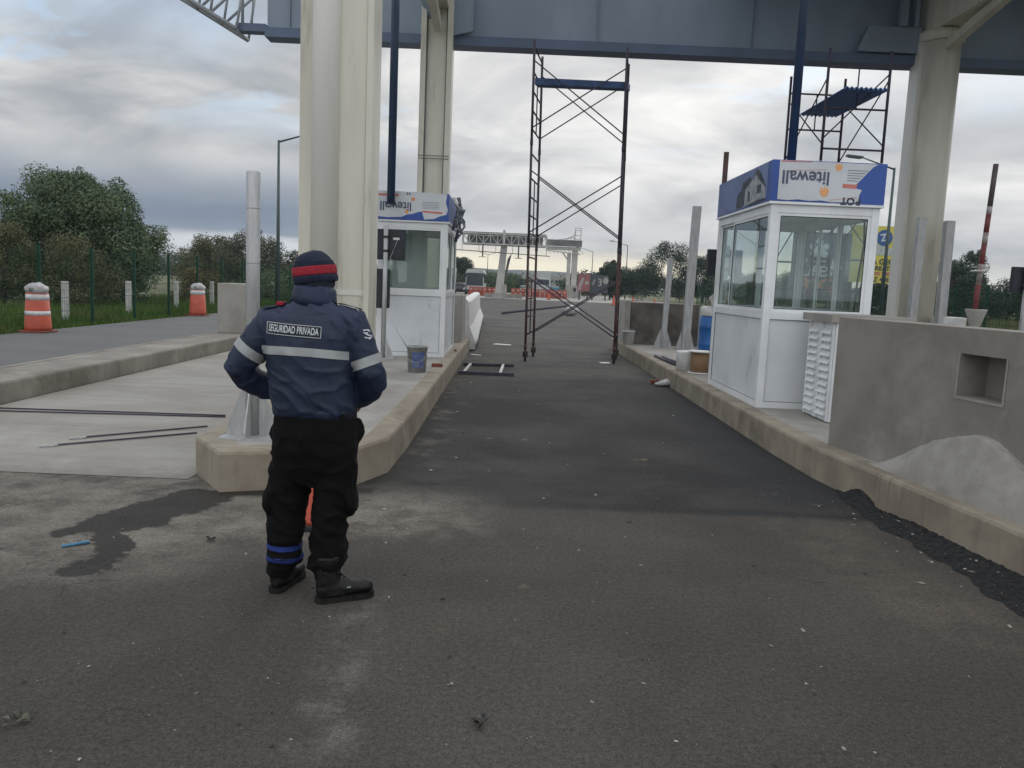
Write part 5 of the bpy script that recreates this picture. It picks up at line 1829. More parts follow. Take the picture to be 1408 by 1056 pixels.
    for (a, b_, c, d) in ((-0.210, 0.052, 1.3025, 1.3050), (-0.210, 0.052, 1.354, 1.3565), (-0.2115, -0.209, 1.3025, 1.3565), (0.051, 0.0535, 1.3025, 1.3565)):
        n = 40 if b_ - a > 0.1 else 1
        for i in range(n):
            xa, xb = a + (b_ - a) * i / n, a + (b_ - a) * (i + 1) / n
            fr.add([(xa - OXT, c - 0, 0) for OXT in (0,)] + [(xb, c, 0), (xb, d, 0), (xa, d, 0)], [(0, 1, 2, 3)])
    me = fr.mesh('patch_border')
    mesh_obj('patch_border', onback(me, 0.0056, 0, 0, 0), whitec, bp)
    # sleeve emblem: small white strokes
    em = MB()
    for k, pts in enumerate([[(0.235, 1.332), (0.252, 1.334), (0.262, 1.328), (0.25, 1.318), (0.238, 1.322)], [(0.245, 1.318), (0.262, 1.308), (0.275, 1.304)], [(0.243, 1.300), (0.258, 1.296), (0.272, 1.300), (0.262, 1.290)]]):
        for (xa, za), (xb, zb) in zip(pts[:-1], pts[1:]):
            d = Vector((xb - xa, zb - za)).normalized() * 0.0028
            n_ = Vector((-d.y, d.x))
            vs = []
            for (x_, z_) in ((xa - n_.x, za - n_.y), (xb - n_.x, zb - n_.y), (xb + n_.x, zb + n_.y), (xa + n_.x, za + n_.y)):
                h = bv.ray_cast(Vector((x_, -0.6, z_)), Vector((0, 1, 0)), 2)
                vs.append((x_, (h[0].y if h[0] is not None else -0.03) - 0.004, z_))
            em.add(vs, [(0, 1, 2, 3)])
    mesh_obj('sleeve_emblem', em.mesh('sleeve_emblem'), whitec, jk)
    # shoulder straps
    for s, a, b_ in ((-1, Vector((-0.112, -0.005, 1.46)), Vector((-0.255, -0.008, 1.428))), (1, Vector((0.085, -0.005, 1.462)), Vector((0.218, -0.008, 1.412)))):
        ep = MB()
        vs = []
        N = 8
        for i in range(N + 1):
            c = a.lerp(b_, i / N)
            for dy in (-0.035, -0.012, 0.012, 0.035):
                h = bv.ray_cast(Vector((c.x, c.y + dy, 1.7)), Vector((0, 0, -1)), 1)
                z = h[0].z if h[0] is not None else c.z
                vs.append((c.x, c.y + dy, z + 0.009))
        fs = []
        for i in range(N):
            for q in range(3):
                aa = i * 4 + q
                fs.append((aa, aa + 1, aa + 5, aa + 4))
        ep.add(vs, fs, True)
        eo = mesh_obj('shoulder_strap', ep.mesh('shoulder_strap'), gaiter, jk)
        if s < 0:
            rb = MB().box(-0.185, -0.150, -0.05, 0.02, 1.432, 1.450, 0.006)
            mesh_obj('red_tab', rb.mesh('red_tab'), redknit, eo)
        else:
            rb = MB().add([(0.172, -0.048, 1.447), (0.182, -0.048, 1.443), (0.216, -0.046, 1.421), (0.208, -0.046, 1.420)], [(0, 1, 2, 3)])
            mesh_obj('silver_bar', rb.mesh('silver_bar'), refl, eo)
    # collar folded at the back
    c = MB()
    c.loft([((-0.016, 0.006, 1.435), 0.112, 0.100, X, Y), ((-0.016, 0.008, 1.475), 0.106, 0.096, X, Y), ((-0.014, 0.012, 1.515), 0.100, 0.096, X, Y), ((-0.013, 0.014, 1.528), 0.094, 0.090, X, Y)], 36)
    cm = c.mesh('collar')
    for v in cm.vertices:
        v.co.z += 0.02 * (-(v.co.x + 0.016) / 0.1) * 0.5 + 0.004 * noise.noise(v.co * 30)
    mesh_obj('collar', cm, navy, jk)
    # hem rib
    h = MB()
    h.loft([((-0.008, 0.0, 0.908), 0.190, 0.140, X, Y), ((-0.008, 0, 0.914), 0.196, 0.145, X, Y), ((-0.008, 0, 0.940), 0.199, 0.148, X, Y), ((-0.008, 0, 0.952), 0.194, 0.143, X, Y)], 40, ex=2.35)
    hm = h.mesh('hem_band')
    for v in hm.vertices:
        v.co.z += 0.006 * noise.noise(v.co * 7)
    mesh_obj('hem_band', hm, navy, jk)

    # ---- gaiter round neck and lower face, beanie
    g = MB()
    g.loft([((-0.016, 0.012, 1.49), 0.086, 0.085, X, Y), ((-0.017, 0.018, 1.53), 0.082, 0.088, X, Y), ((-0.020, 0.03, 1.56), 0.083, 0.098, X, Y), ((-0.021, 0.035, 1.59), 0.084, 0.104, X, Y), ((-0.022, 0.036, 1.605), 0.080, 0.100, X, Y)], 28)
    g.ball(hc + fd * 0.055 + Z * -0.045, 0.056, 0.056, 0.055, 16)
    g.ball(hc + fd * 0.098 + Z * -0.014, 0.022, 0.022, 0.026, 12)
    gm = remesh(g, 0.007, 5)
    wrinkle(gm, 0.003, 16, None, (1, 1, 2))
    mesh_obj('neck_gaiter', gm, gaiter, T)

    tb = Matrix.Rotation(rad(-7), 4, 'Y') @ Matrix.Rotation(rad(4), 4, 'X')

    def hatring(z):
        prof = [(-0.050, 0.088, 0.108), (-0.03, 0.092, 0.112), (0.0, 0.093, 0.113), (0.03, 0.091, 0.111), (0.055, 0.083, 0.101), (0.078, 0.068, 0.084), (0.095, 0.048, 0.060), (0.104, 0.024, 0.032), (0.107, 0.006, 0.008)]
        for (za, ra, qa), (zb, rb, qb) in zip(prof[:-1], prof[1:]):
            if za <= z <= zb:
                f = (z - za) / (zb - za)
                return ra + (rb - ra) * f, qa + (qb - qa) * f
        return prof[-1][1:]

    def hatpart(z0, z1, name, mat, off, par=None, n=8):
        m = MB()
        rings = []
        for i in range(n + 1):
            z = z0 + (z1 - z0) * i / n
            rx, ry = hatring(z)
            e = off * (sin(pi * min(1, max(0, (i + 0.3) / (n + 0.6)))) ** 0.4)
            rings.append((Vector((0, 0, z)), rx + e, ry + e, X, Y))
        m.loft(rings, 36)
        me = m.mesh(name)
        for v in me.vertices:
            z = v.co.z
            d = 0.004 * noise.noise(Vector((v.co.x * 14, v.co.y * 14, z * 24)))
            v.co += Vector((v.co.x, v.co.y, 0)).normalized() * d
            if z > 0.06:
                v.co.z += 0.008 * noise.noise(Vector((v.co.x * 14, v.co.y * 14, 3))) - 0.06 * v.co.x
        me.transform(Matrix.Translation(hc + Vector((0, 0, -0.002))) @ Matrix.Rotation(rad(-30), 4, 'Z') @ tb)
        return mesh_obj(name, me, mat, par or T)

    hat = hatpart(-0.048, 0.107, 'beanie', knit, 0.0, None, 20)
    hatpart(-0.012, 0.030, 'red_band', redknit, 0.0035, hat)
    hatpart(-0.052, -0.014, 'cuff', knit, 0.006, hat)

    # ---- boots
    def boot(heel, ang, name):
        """laced boot; heel = back of the sole, ang = toe direction from +Y towards +X"""
        f = Vector((sin(rad(ang)), cos(rad(ang)), 0))
        s = Vector((f.y, -f.x, 0))
        hv = Vector(heel)

        def P(a, z, b_=0):
            return hv + f * a + s * b_ + Z * z
        m = MB()
        m.loft([(P(0.060, 0.23), 0.048, 0.056, s, f), (P(0.058, 0.15), 0.046, 0.056, s, f), (P(0.064, 0.10), 0.044, 0.064, s, f), (P(0.085, 0.06), 0.044, 0.085, s, f), (P(0.10, 0.032), 0.044, 0.098, s, f)], 20)
        m.loft([(P(0.008, 0.065), 0.022, 0.036, s, Z), (P(0.03, 0.066), 0.040, 0.042, s, Z), (P(0.10, 0.072), 0.044, 0.048, s, Z), (P(0.16, 0.066), 0.048, 0.040, s, Z), (P(0.21, 0.060), 0.052, 0.034, s, Z), (P(0.255, 0.058), 0.047, 0.032, s, Z), (P(0.282, 0.054), 0.028, 0.022, s, Z)], 20)
        me = remesh(m, 0.0065, 4)
        wrinkle(me, 0.002, 24, None, (1, 1, 2))
        bo = mesh_obj('boot', me, leather, T)
        pl = []
        for a, wd in ((0.0, 0.018), (0.012, 0.033), (0.04, 0.042), (0.10, 0.041), (0.15, 0.044), (0.20, 0.052), (0.25, 0.051), (0.28, 0.036), (0.293, 0.012)):
            pl.append((a, wd))
        poly = [P(a, 0, -wd) for a, wd in pl] + [P(a, 0, wd) for a, wd in reversed(pl)]
        so_ = MB().prism([(q.x, q.y) for q in poly], 0.004, 0.027)
        heelp = [P(a, 0, -wd * 0.95) for a, wd in pl[:4]] + [P(a, 0, wd * 0.95) for a, wd in reversed(pl[:4])]
        so_.prism([(q.x, q.y) for q in heelp], 0.0005, 0.0038)
        mesh_obj('sole', so_.mesh('sole'), sole, bo)
        lc = MB()
        for k in range(5):
            a, z = 0.105 + k * 0.012 - 0.0, 0.150 - k * 0.012
            lc.tube(P(a + 0.012, z - 0.012, -0.02), P(a + 0.014, z - 0.010, 0.02), 0.003, n=6)
        mesh_obj('lace', lc.mesh('lace'), leather, bo)
        if ang > 30:
            tg = MB().box(-0.009, 0.009, -0.002, 0.002, -0.003, 0.003)
            tm = tg.mesh('boot_tag')
            tm.transform(Matrix.Translation(P(0.15, 0.075, 0.049)) @ Matrix.Rotation(rad(-ang), 4, 'Z') @ Matrix.Rotation(pi / 2, 4, 'Z'))
            mesh_obj('boot_tag', tm, refl, bo)

    boot((-0.190, -0.035, 0), 12, 'left')
    boot((0.040, -0.125, 0), 62, 'right')


guard()


# ------------------------------------------------------------ foliage
def leaves(centres, radii, n, size, seed, squash=0.9, shell=0.55):
    """leaf quads spread through a set of clumps (world scale, local coordinates)"""
    r = np.random.default_rng(seed)
    centres = np.array(centres, float)
    radii = np.array(radii, float)
    w = radii ** 2
    k = r.choice(len(centres), n, p=w / w.sum())
    d = r.normal(size=(n, 3))
    d /= np.linalg.norm(d, axis=1)[:, None]
    rad_ = radii[k] * (shell + (1 - shell) * r.random(n) ** 0.5) * (0.85 + 0.3 * r.random(n))
    d[:, 2] *= squash
    c = centres[k] + d * rad_[:, None]
    nn = d + 0.75 * r.normal(size=(n, 3)) / 1.7
    nn[:, 2] += 0.25
    u = np.cross(nn, r.normal(size=(n, 3)))
    u /= np.linalg.norm(u, axis=1)[:, None] + 1e-9
    v = np.cross(u, nn)
    v /= np.linalg.norm(v, axis=1)[:, None] + 1e-9
    s = size * (0.6 + 0.8 * r.random(n))
    u = u * (s * 0.85)[:, None]
    v = v * (s * 0.42)[:, None]
    V = np.empty((n, 4, 3))
    V[:, 0] = c - u
    V[:, 1] = c + v
    V[:, 2] = c + u
    V[:, 3] = c - v
    me = bpy.data.meshes.new('crown')
    me.vertices.add(4 * n)
    me.vertices.foreach_set('co', V.reshape(-1))
    me.loops.add(4 * n)
    me.loops.foreach_set('vertex_index', np.arange(4 * n, dtype=np.int32))
    me.polygons.add(n)
    me.polygons.foreach_set('loop_start', np.arange(0, 4 * n, 4, dtype=np.int32))
    me.update(calc_edges=True)
    me.validate()
    return me


def leafmat(name, a, b):
    return pm(name, a, b, 0.9, 0.8, detail=4, lo=0.40, hi=0.60, island=0.30, spec=0.15)


L_DARK = leafmat('dark foliage', (0.085, 0.122, 0.066), (0.118, 0.150, 0.080))
L_OLIVE = leafmat('olive foliage', (0.088, 0.094, 0.046), (0.118, 0.118, 0.062))
L_DEEP = leafmat('deep green foliage', (0.034, 0.054, 0.037), (0.050, 0.072, 0.046))
L_DRY = leafmat('dry brush', (0.16, 0.125, 0.062), (0.11, 0.095, 0.045))
L_PALE = leafmat('grey green foliage', (0.070, 0.078, 0.050), (0.098, 0.100, 0.062))


def tree(loc, H, R, seed, mat, label, cat='tree', n=9000, leaf=0.09, base=0.12, nclump=34, name='tree', group=None, flat=0.9, rx=1.0, top=1.0, gap=0.36):
    r = random.Random(seed)
    T = thing(name, loc, label, cat, group)
    cs, rs = [], []
    zc0 = H * base
    tips = []
    for i in range(nclump):
        # clumps on an uneven envelope
        a = r.random() * 2 * pi
        t = r.random() ** 0.8
        z = zc0 + (H - zc0) * (0.06 + 0.86 * t)
        env = sin(pi * min(1, 0.16 + 0.80 * t) ** top) ** 0.6
        q = R * env * (0.35 + 0.5 * r.random() ** 0.6)
        cr = R * (gap * 0.62 + gap * 0.6 * r.random()) * (0.75 + 0.25 * env)
        c = Vector((cos(a) * q * rx, sin(a) * q, min(z, H - cr * 0.75)))
        cs.append(c)
        rs.append(cr)
        tips.append(c)
    # stray sprays breaking the outline
    for i in range(nclump):
        c = cs[r.randrange(nclump)]
        e = Vector((c.x * (1.05 + 0.25 * r.random()), c.y * (1.05 + 0.25 * r.random()), zc0 + (c.z - zc0) * (1.02 + 0.10 * r.random())))
        if e.z < H * 1.02 and e.z > 0.2:
            cs.append(e)
            rs.append(R * (0.08 + 0.10 * r.random()))
    me = leaves([c[:] for c in cs], rs, n, leaf, seed + 100, flat)
    mesh_obj('crown', me, mat, T)
    tk = MB()
    r0 = max(0.05, H * 0.028)
    fork = Vector((0.04 * R, 0, H * max(0.22, base)))
    tk.tube((0, 0, -0.05), fork, r0, r0 * 0.7, n=10)
    tk.tube(fork, (0.1 * R, 0.05 * R, H * 0.72), r0 * 0.62, r0 * 0.2, n=8)
    for c in tips[::max(1, nclump // 12)]:
        m_ = fork.lerp(c, 0.5) + Vector((0, 0, -0.04 * H))
        tk.tube(fork, m_, r0 * 0.42, r0 * 0.25, n=6)
        tk.tube(m_, c, r0 * 0.25, r0 * 0.08, n=6)
    me = tk.mesh('trunk')
    mesh_obj('trunk', me, M_BARK, T)
    return T


# big bushy trees behind the left fence
tree((-18.5, 33.5, -0.02), 5.65, 2.35, 1, L_DARK, 'tallest bushy dark green tree behind the green fence on the grass side', n=52000, leaf=0.062, base=0.02, nclump=54, rx=1.0)
tree((-16.3, 33.0, -0.02), 4.95, 2.2, 2, L_DARK, 'rounded dark tree joined to the right flank of the tallest fence side tree', n=40000, leaf=0.060, base=0.02, nclump=44)
tree((-21.6, 35.0, -0.02), 3.0, 2.0, 3, L_DARK, 'lower dark bush at the picture edge left of the tallest fence side tree', 'bush', n=18000, leaf=0.062, base=0.0, nclump=30, name='bush')
tree((-15.8, 29.2, -0.02), 2.7, 1.7, 4, L_OLIVE, 'low olive bush in front of the tallest fence side tree', 'bush', n=16000, leaf=0.045, base=0.0, nclump=26, name='bush')
tree((-18.3, 29.5, -0.02), 3.0, 1.8, 5, L_OLIVE, 'low olive bush at the foot of the tallest fence side tree, near the picture edge', 'bush', n=16000, leaf=0.045, base=0.0, nclump=26, name='bush')
tree((-14.9, 39.0, -0.02), 1.75, 1.3, 6, L_DRY, 'straw coloured dry brush behind the fence and a white marker post', 'bush', n=7000, leaf=0.05, base=0.0, nclump=22, name='bush')
# olive group further along
tree((-22.6, 62, -0.02), 4.3, 3.0, 7, L_OLIVE, 'olive tree leading the lower tree group behind the fence', n=22000, leaf=0.075, base=0.02, nclump=36)
tree((-19.2, 60, -0.02), 4.75, 2.7, 8, L_PALE, 'feathery grey green tree behind the galvanised pole', n=22000, leaf=0.07, base=0.02, nclump=36)
tree((-16.6, 63, -0.02), 3.4, 2.3, 9, L_PALE, 'lower grey green tree near the tall lamp post beside the fence', n=9000, leaf=0.09, base=0.02, nclump=30)
tree((-26.8, 75, -0.02), 3.9, 3.4, 10, L_DARK, 'dark distant tree in the dip between the large tree and the olive group', n=8000, leaf=0.13, base=0.02, nclump=30)
tree((-15.6, 72, -0.02), 2.6, 2.2, 11, L_OLIVE, 'small olive bush just behind the guard hat', 'bush', n=6000, leaf=0.09, base=0.0, nclump=24, name='bush')
# hedge line along the left verge
for i, (x, y, h) in enumerate([(-13.2, 44, 1.6), (-13.5, 49, 1.9), (-13.8, 54, 1.8)]):
    tree((x, y, -0.02), h, 1.9, 30 + i, L_DARK, ['first', 'second', 'third'][i] + ' dark shrub of the hedge behind the fence, counting from the near end', 'shrub', n=5000, leaf=0.07, base=0.0, nclump=20, name='shrub', group='shrubs of the verge hedge')

# trees beyond the plaza and to the right
FAR = [(22.3, 118, 8.4, 4.6, L_DEEP, 'tall dark broad tree behind the square steel posts'), (17.2, 116, 4.6, 3.6, L_DEEP, 'low dark tree left of the tall broad tree'),
       (28.2, 121, 7.0, 3.2, L_DEEP, 'loose dark tree right of the tall broad tree, by the larger booth'), (13.4, 112, 5.4, 2.0, L_DEEP, 'slender dark tree beside the scaffold leg'),
       (34.5, 120, 4.6, 4.0, L_DEEP, 'dark tree seen through the side glass of the larger booth'), (40.0, 118, 5.0, 4.2, L_DEEP, 'dark tree seen through the back glass of the larger booth'),
       (10.6, 128, 3.4, 3.0, L_DARK, 'small dark tree behind the painted hoardings')]
for i, (x, y, h, R, m, lab) in enumerate(FAR):
    tree((x, y, -0.02), h, R, 50 + i, m, lab, n=16000, leaf=0.125, base=0.06, nclump=32, gap=0.36)
RIGHT = [(32.0, 60, 4.6, 2.6, L_DEEP, 'dark tree just past the square grey post'), (34.6, 62, 5.4, 1.9, L_DEEP, 'highest dark tree behind the red and white pole'),
         (37.6, 62, 3.6, 2.6, L_DEEP, 'low dark tree near the far black sign panel'), (29.2, 64, 4.0, 2.4, L_DEEP, 'dark tree peeping beside the thick round column')]
for i, (x, y, h, R, m, lab) in enumerate(RIGHT):
    tree((x, y, -0.02), h, R, 70 + i, m, lab, n=14000, leaf=0.085, base=0.06, nclump=32, gap=0.36)
PLZ = [(-12.5, 135, 4.8, 4.0, L_DARK, 'tree behind the white lorry left of the bus'), (-8.6, 138, 5.6, 3.0, L_DEEP, 'taller tree directly behind the bus'), (-3.0, 142, 3.6, 4.2, L_DARK, 'tree right of the bus, beside the gantry leg'),
       (0.4, 160, 3.3, 3.0, L_DEEP, 'tree behind the gantry leg and the orange barriers'), (-17.5, 130, 4.6, 4.4, L_DARK, 'tree behind the barriers at the booth corner'), (13.2, 160, 3.6, 4.0, L_DEEP, 'tree by the far lamp post past the gantry')]
for i, (x, y, h, R, m, lab) in enumerate(PLZ):
    tree((x, y, -0.02), h, R, 90 + i, m, lab, n=9000, leaf=0.15, base=0.02, nclump=26)


def far_wood():
    r = np.random.default_rng(4)
    c, q = [], []
    for i in range(300):
        x = -190 + 420 * r.random()
        y = 190 + 60 * r.random()
        s = (1.7 if x < 15 else 2.8) + 1.9 * r.random()
        c.append((x, y, s * 0.62))
        q.append(s)
    me = leaves(c, q, 46000, 0.55, 9, 0.8)
    o = mesh_obj('far_wood', me, L_DEEP)
    tag(o, 'far dark wood along the horizon', 'wood', kind='stuff')


far_wood()


def hill(name, x0, x1, y0, h, seed, depth=260):
    nx, ny = 90, 10
    vs, fs = [], []
    for j in range(ny + 1):
        for i in range(nx + 1):
            x = x0 + (x1 - x0) * i / nx
            e = sin(pi * i / nx) ** 0.5
            pr_ = sin(pi * 0.5 * min(1, j / ny * 1.25)) if j <= ny * 0.8 else 1 - (j / ny - 0.8) * 2
            z = h * e * pr_ * (0.75 + 0.35 * noise.noise((x * 0.004, seed, 0)) + 0.08 * noise.noise((x * 0.03, seed, 2)))
            vs.append((x, y0 + depth * j / ny, z - 0.5))
    for j in range(ny):
        for i in range(nx):
            a = j * (nx + 1) + i
            fs.append((a, a + 1, a + nx + 2, a + nx + 1))
    o = MB().add(vs, fs, True).build(name, pm('wooded hillside', (0.050, 0.062, 0.050), (0.085, 0.092, 0.078), 0.02, 0.95, c3=(0.16, 0.155, 0.14), s3=0.035, t3=(0.60, 0.72)))
    o['kind'] = 'structure'


hill('hills', -420, 520, 760, 25, 2)
hill('hills', -1100, -220, 900, 34, 5)

# rough grass along the left verge
def grass():
    r = np.random.default_rng(12)
    n = 42000
    y = 12 + 40 * r.random(n) ** 1.3
    x = -11.25 - 6.5 * r.random(n) ** 1.4 * (0.5 + y / 60)
    hgt = (0.10 + 0.28 * r.random(n)) * np.clip((-11.1 - x) / 1.2, 0.35, 1.0)
    a = r.random(n) * 6.28
    wv = 0.010 + 0.012 * r.random(n)
    lean = (r.random((n, 2)) - 0.5) * hgt[:, None] * 0.9
    V = np.zeros((n, 3, 3))
    V[:, 0] = np.stack([x - np.cos(a) * wv, y - np.sin(a) * wv, np.full(n, -0.012)], 1)
    V[:, 1] = np.stack([x + np.cos(a) * wv, y + np.sin(a) * wv, np.full(n, -0.012)], 1)
    V[:, 2] = np.stack([x + lean[:, 0], y + lean[:, 1], hgt], 1)
    me = bpy.data.meshes.new('grass')
    me.vertices.add(3 * n)
    me.vertices.foreach_set('co', V.reshape(-1))
    me.loops.add(3 * n)
    me.loops.foreach_set('vertex_index', np.arange(3 * n, dtype=np.int32))
    me.polygons.add(n)
    me.polygons.foreach_set('loop_start', np.arange(0, 3 * n, 3, dtype=np.int32))
    me.update(calc_edges=True)
    o = mesh_obj('grass', me, pm('verge grass', (0.060, 0.125, 0.018), (0.095, 0.150, 0.030), 0.5, 0.8, c3=(0.13, 0.12, 0.05), s3=0.35, t3=(0.52, 0.68), island=0.35, spec=0.2))
    tag(o, 'rough green grass along the fenced verge', 'grass', kind='stuff')
    n = 26000
    y = 24 + 70 * r.random(n) ** 1.3
    x = 17 + 24 * r.random(n) + (y - 24) * 0.10
    hgt = 0.25 + 0.55 * r.random(n)
    a = r.random(n) * 6.28
    wv = 0.02 + 0.03 * r.random(n)
    V = np.zeros((n, 3, 3))
    V[:, 0] = np.stack([x - np.cos(a) * wv, y - np.sin(a) * wv, np.full(n, -0.012)], 1)
    V[:, 1] = np.stack([x + np.cos(a) * wv, y + np.sin(a) * wv, np.full(n, -0.012)], 1)
    V[:, 2] = np.stack([x + 0.2 * (r.random(n) - 0.5), y, hgt], 1)
    me = bpy.data.meshes.new('field_grass')
    me.vertices.add(3 * n)
    me.vertices.foreach_set('co', V.reshape(-1))
    me.loops.add(3 * n)
    me.loops.foreach_set('vertex_index', np.arange(3 * n, dtype=np.int32))
    me.polygons.add(n)
    me.polygons.foreach_set('loop_start', np.arange(0, 3 * n, 3, dtype=np.int32))
    me.update(calc_edges=True)
    o = mesh_obj('field_grass', me, pm('field weeds', (0.085, 0.105, 0.040), (0.14, 0.135, 0.065), 0.4, 0.85, island=0.3, spec=0.2))
    tag(o, 'tall weeds in the field beyond the far fence', 'weeds', kind='stuff')


grass()


# ------------------------------------------------------------ fences
def fence(pts, spacing, h, label, wire=0.0045, vstep=0.10):
    a, b = Vector(pts[0]), Vector(pts[1])
    L = (b - a).length
    d = (b - a) / L
    n = int(L / spacing)
    T = thing('mesh_fence', (a.x, a.y, -0.01), label, 'fence', 'green mesh fences beside the road')
    for i in range(n + 1):
        c = a + d * spacing * i
        m = MB().box(c.x - 0.035, c.x + 0.035, c.y - 0.035, c.y + 0.035, -0.02, h + 0.06)
        m.box(c.x - 0.042, c.x + 0.042, c.y - 0.042, c.y + 0.042, h + 0.061, h + 0.08)
        m.build('post', M_GREEN, T)
        if i < n:
            w = MB()
            e = c + d * spacing
            for k in range(12):
                z = 0.06 + (h - 0.1) * k / 11
                t = wire * (2.6 if k % 2 == 0 else 1.2)
                w.bar((c.x, c.y, z), (e.x, e.y, z), t, t)
            for k in range(1, int(spacing / vstep)):
                q = c + d * vstep * k
                w.bar((q.x, q.y, 0.04), (q.x, q.y, h - 0.02), wire, wire)
            w.build('mesh_panel', M_GREEN, T)
    return T


fence([(-11.45, 12.4), (-11.45, 62.5)], 2.5, 2.0, 'green welded mesh fence along the grassy verge beside the service road')
fence([(18.2, 22.0), (20.9, 94.0)], 2.5, 2.2, 'green welded mesh fence beyond the far lanes in front of the dark trees', 0.010, 0.16)

for i, (x, y) in enumerate([(-12.3, 22.6), (-12.7, 27.2), (-13.0, 31.8), (-13.3, 36.4), (-13.4, 46)]):
    m = MB().box(x - 0.075, x + 0.075, y - 0.07, y + 0.07, -0.05, 1.13, 0.012)
    o = m.build('marker_post', pm('whitewashed concrete', (0.58, 0.58, 0.55), (0.40, 0.40, 0.37), 6, 0.9), None, (x, y, 0))
    tag(o, ['nearest', 'second', 'third', 'fourth', 'farthest'][i] + ' white concrete marker post in the row behind the verge fence', 'marker post', 'white marker posts behind the verge fence')


def road_drum(x, y, label, bands):
    T = thing('road_drum', (x, y, 0.004), label, 'road drum', 'orange drums with bagged lamps on the service road')
    MB().box(x - 0.30, x + 0.30, y - 0.30, y + 0.30, 0.005, 0.05, 0.015).build('base', pm('dirty orange plastic', (0.30, 0.07, 0.04), (0.12, 0.05, 0.035), 5, 0.7), T)
    MB().lathe([(0.285, 0.051), (0.28, 0.13), (0.235, 0.90), (0.18, 0.93)], (x, y, 0), 26).build('body', M_ORANGE, T)
    for z0, z1 in bands:
        r = lambda z: 0.28 - 0.045 * (z - 0.13) / 0.77
        MB().lathe([(r(z0) + 0.002, z0), (r(z1) + 0.002, z1)], (x, y, 0), 26).build('reflective_band', M_REFL, T)
    b = MB().ball((x, y, 0.98), 0.255, 0.25, 0.16, 18)
    me = b.mesh('bag')
    for v in me.vertices:
        v.co += v.normal * (0.035 * noise.noise(v.co * 7) + 0.02 * noise.noise(v.co * 19))
    me.transform(Matrix.Translation(-Vector((x, y, 0.004))))
    mesh_obj('bag', me, M_BAG, T)
    MB().ball((x, y - 0.235, 0.99), 0.06, 0.025, 0.05, 12).build('lamp', pm('dark lamp', (0.10, 0.10, 0.10), (0.2, 0.2, 0.2), 12, 0.4), T)


road_drum(-10.93, 18.9, 'orange road drum with bagged top, nearer one, standing by the fence at the picture edge', ((0.40, 0.50), (0.75, 0.88)))
road_drum(-10.98, 28.7, 'orange road drum with bagged top, farther one, beside the pale concrete block', ((0.74, 0.89),))


# ------------------------------------------------------------ lamp posts
def lamp(x, y, h, arm, label, mat=None, twin=False):
    T = thing('street_lamp', (x, y, 0), label, 'street lamp', 'street lamps along the road')
    mat = mat or pm('lamp post paint', (0.06, 0.09, 0.09), (0.045, 0.07, 0.07), 2, 0.5)
    MB().tube((x, y, 0), (x, y, h), 0.10, 0.055, n=12).build('pole', mat, T)
    MB().box(x - 0.18, x + 0.18, y - 0.18, y + 0.18, 0.0, 0.03).build('base_plate', mat, T)
    for s in ((1, -1) if twin else (1,)):
        e = Vector((x + s * arm, y, h + abs(arm) * 0.26))
        MB().tube((x, y, h - 0.08), e, 0.045, 0.03, n=8).build('arm', mat, T)
        hd = MB()
        sg = 1 if s * arm > 0 else -1
        hd.bar(e, e + Vector((sg * 0.75, 0, 0.06)), 0.26, 0.09)
        hd.bar(e + Vector((sg * 0.1, 0, -0.05)), e + Vector((sg * 0.65, 0, -0.01)), 0.2, 0.03)
        hd.build('lamp_head', mat, T)


lamp(-11.12, 39, 7.75, 1.9, 'tall lamp post beside the verge fence, arm reaching towards the lanes')
lamp(17.72, 39.2, 7.75, -1.55, 'tall lamp post between the larger booth and the thick round column')
lamp(13.9, 144, 7.8, -2.2, 'distant lamp post just past the gantry column')
lamp(17.0, 123, 8.0, -2.0, 'distant lamp post by the slender tree next to the scaffold leg')
lamp(-5.2, 170, 7.4, 2.1, 'distant twin armed lamp post seen under the gantry truss', None, True)


# ------------------------------------------------------------ advertising boards
def board(name, x0, x1, y, z0, z1, mat, label):
    T = thing(name, ((x0 + x1) / 2, y, 0), label, 'billboard')
    MB().box(x0, x1, y, y + 0.12, z0, z1).build('panel', mat, T)
    lg = MB()
    for x in (x0 + 0.25, x1 - 0.25):
        lg.box(x - 0.08, x + 0.08, y + 0.14, y + 0.30, -0.02, z1 - 0.3)
    lg.build('legs', M_SCAFDARK, T)
    return T


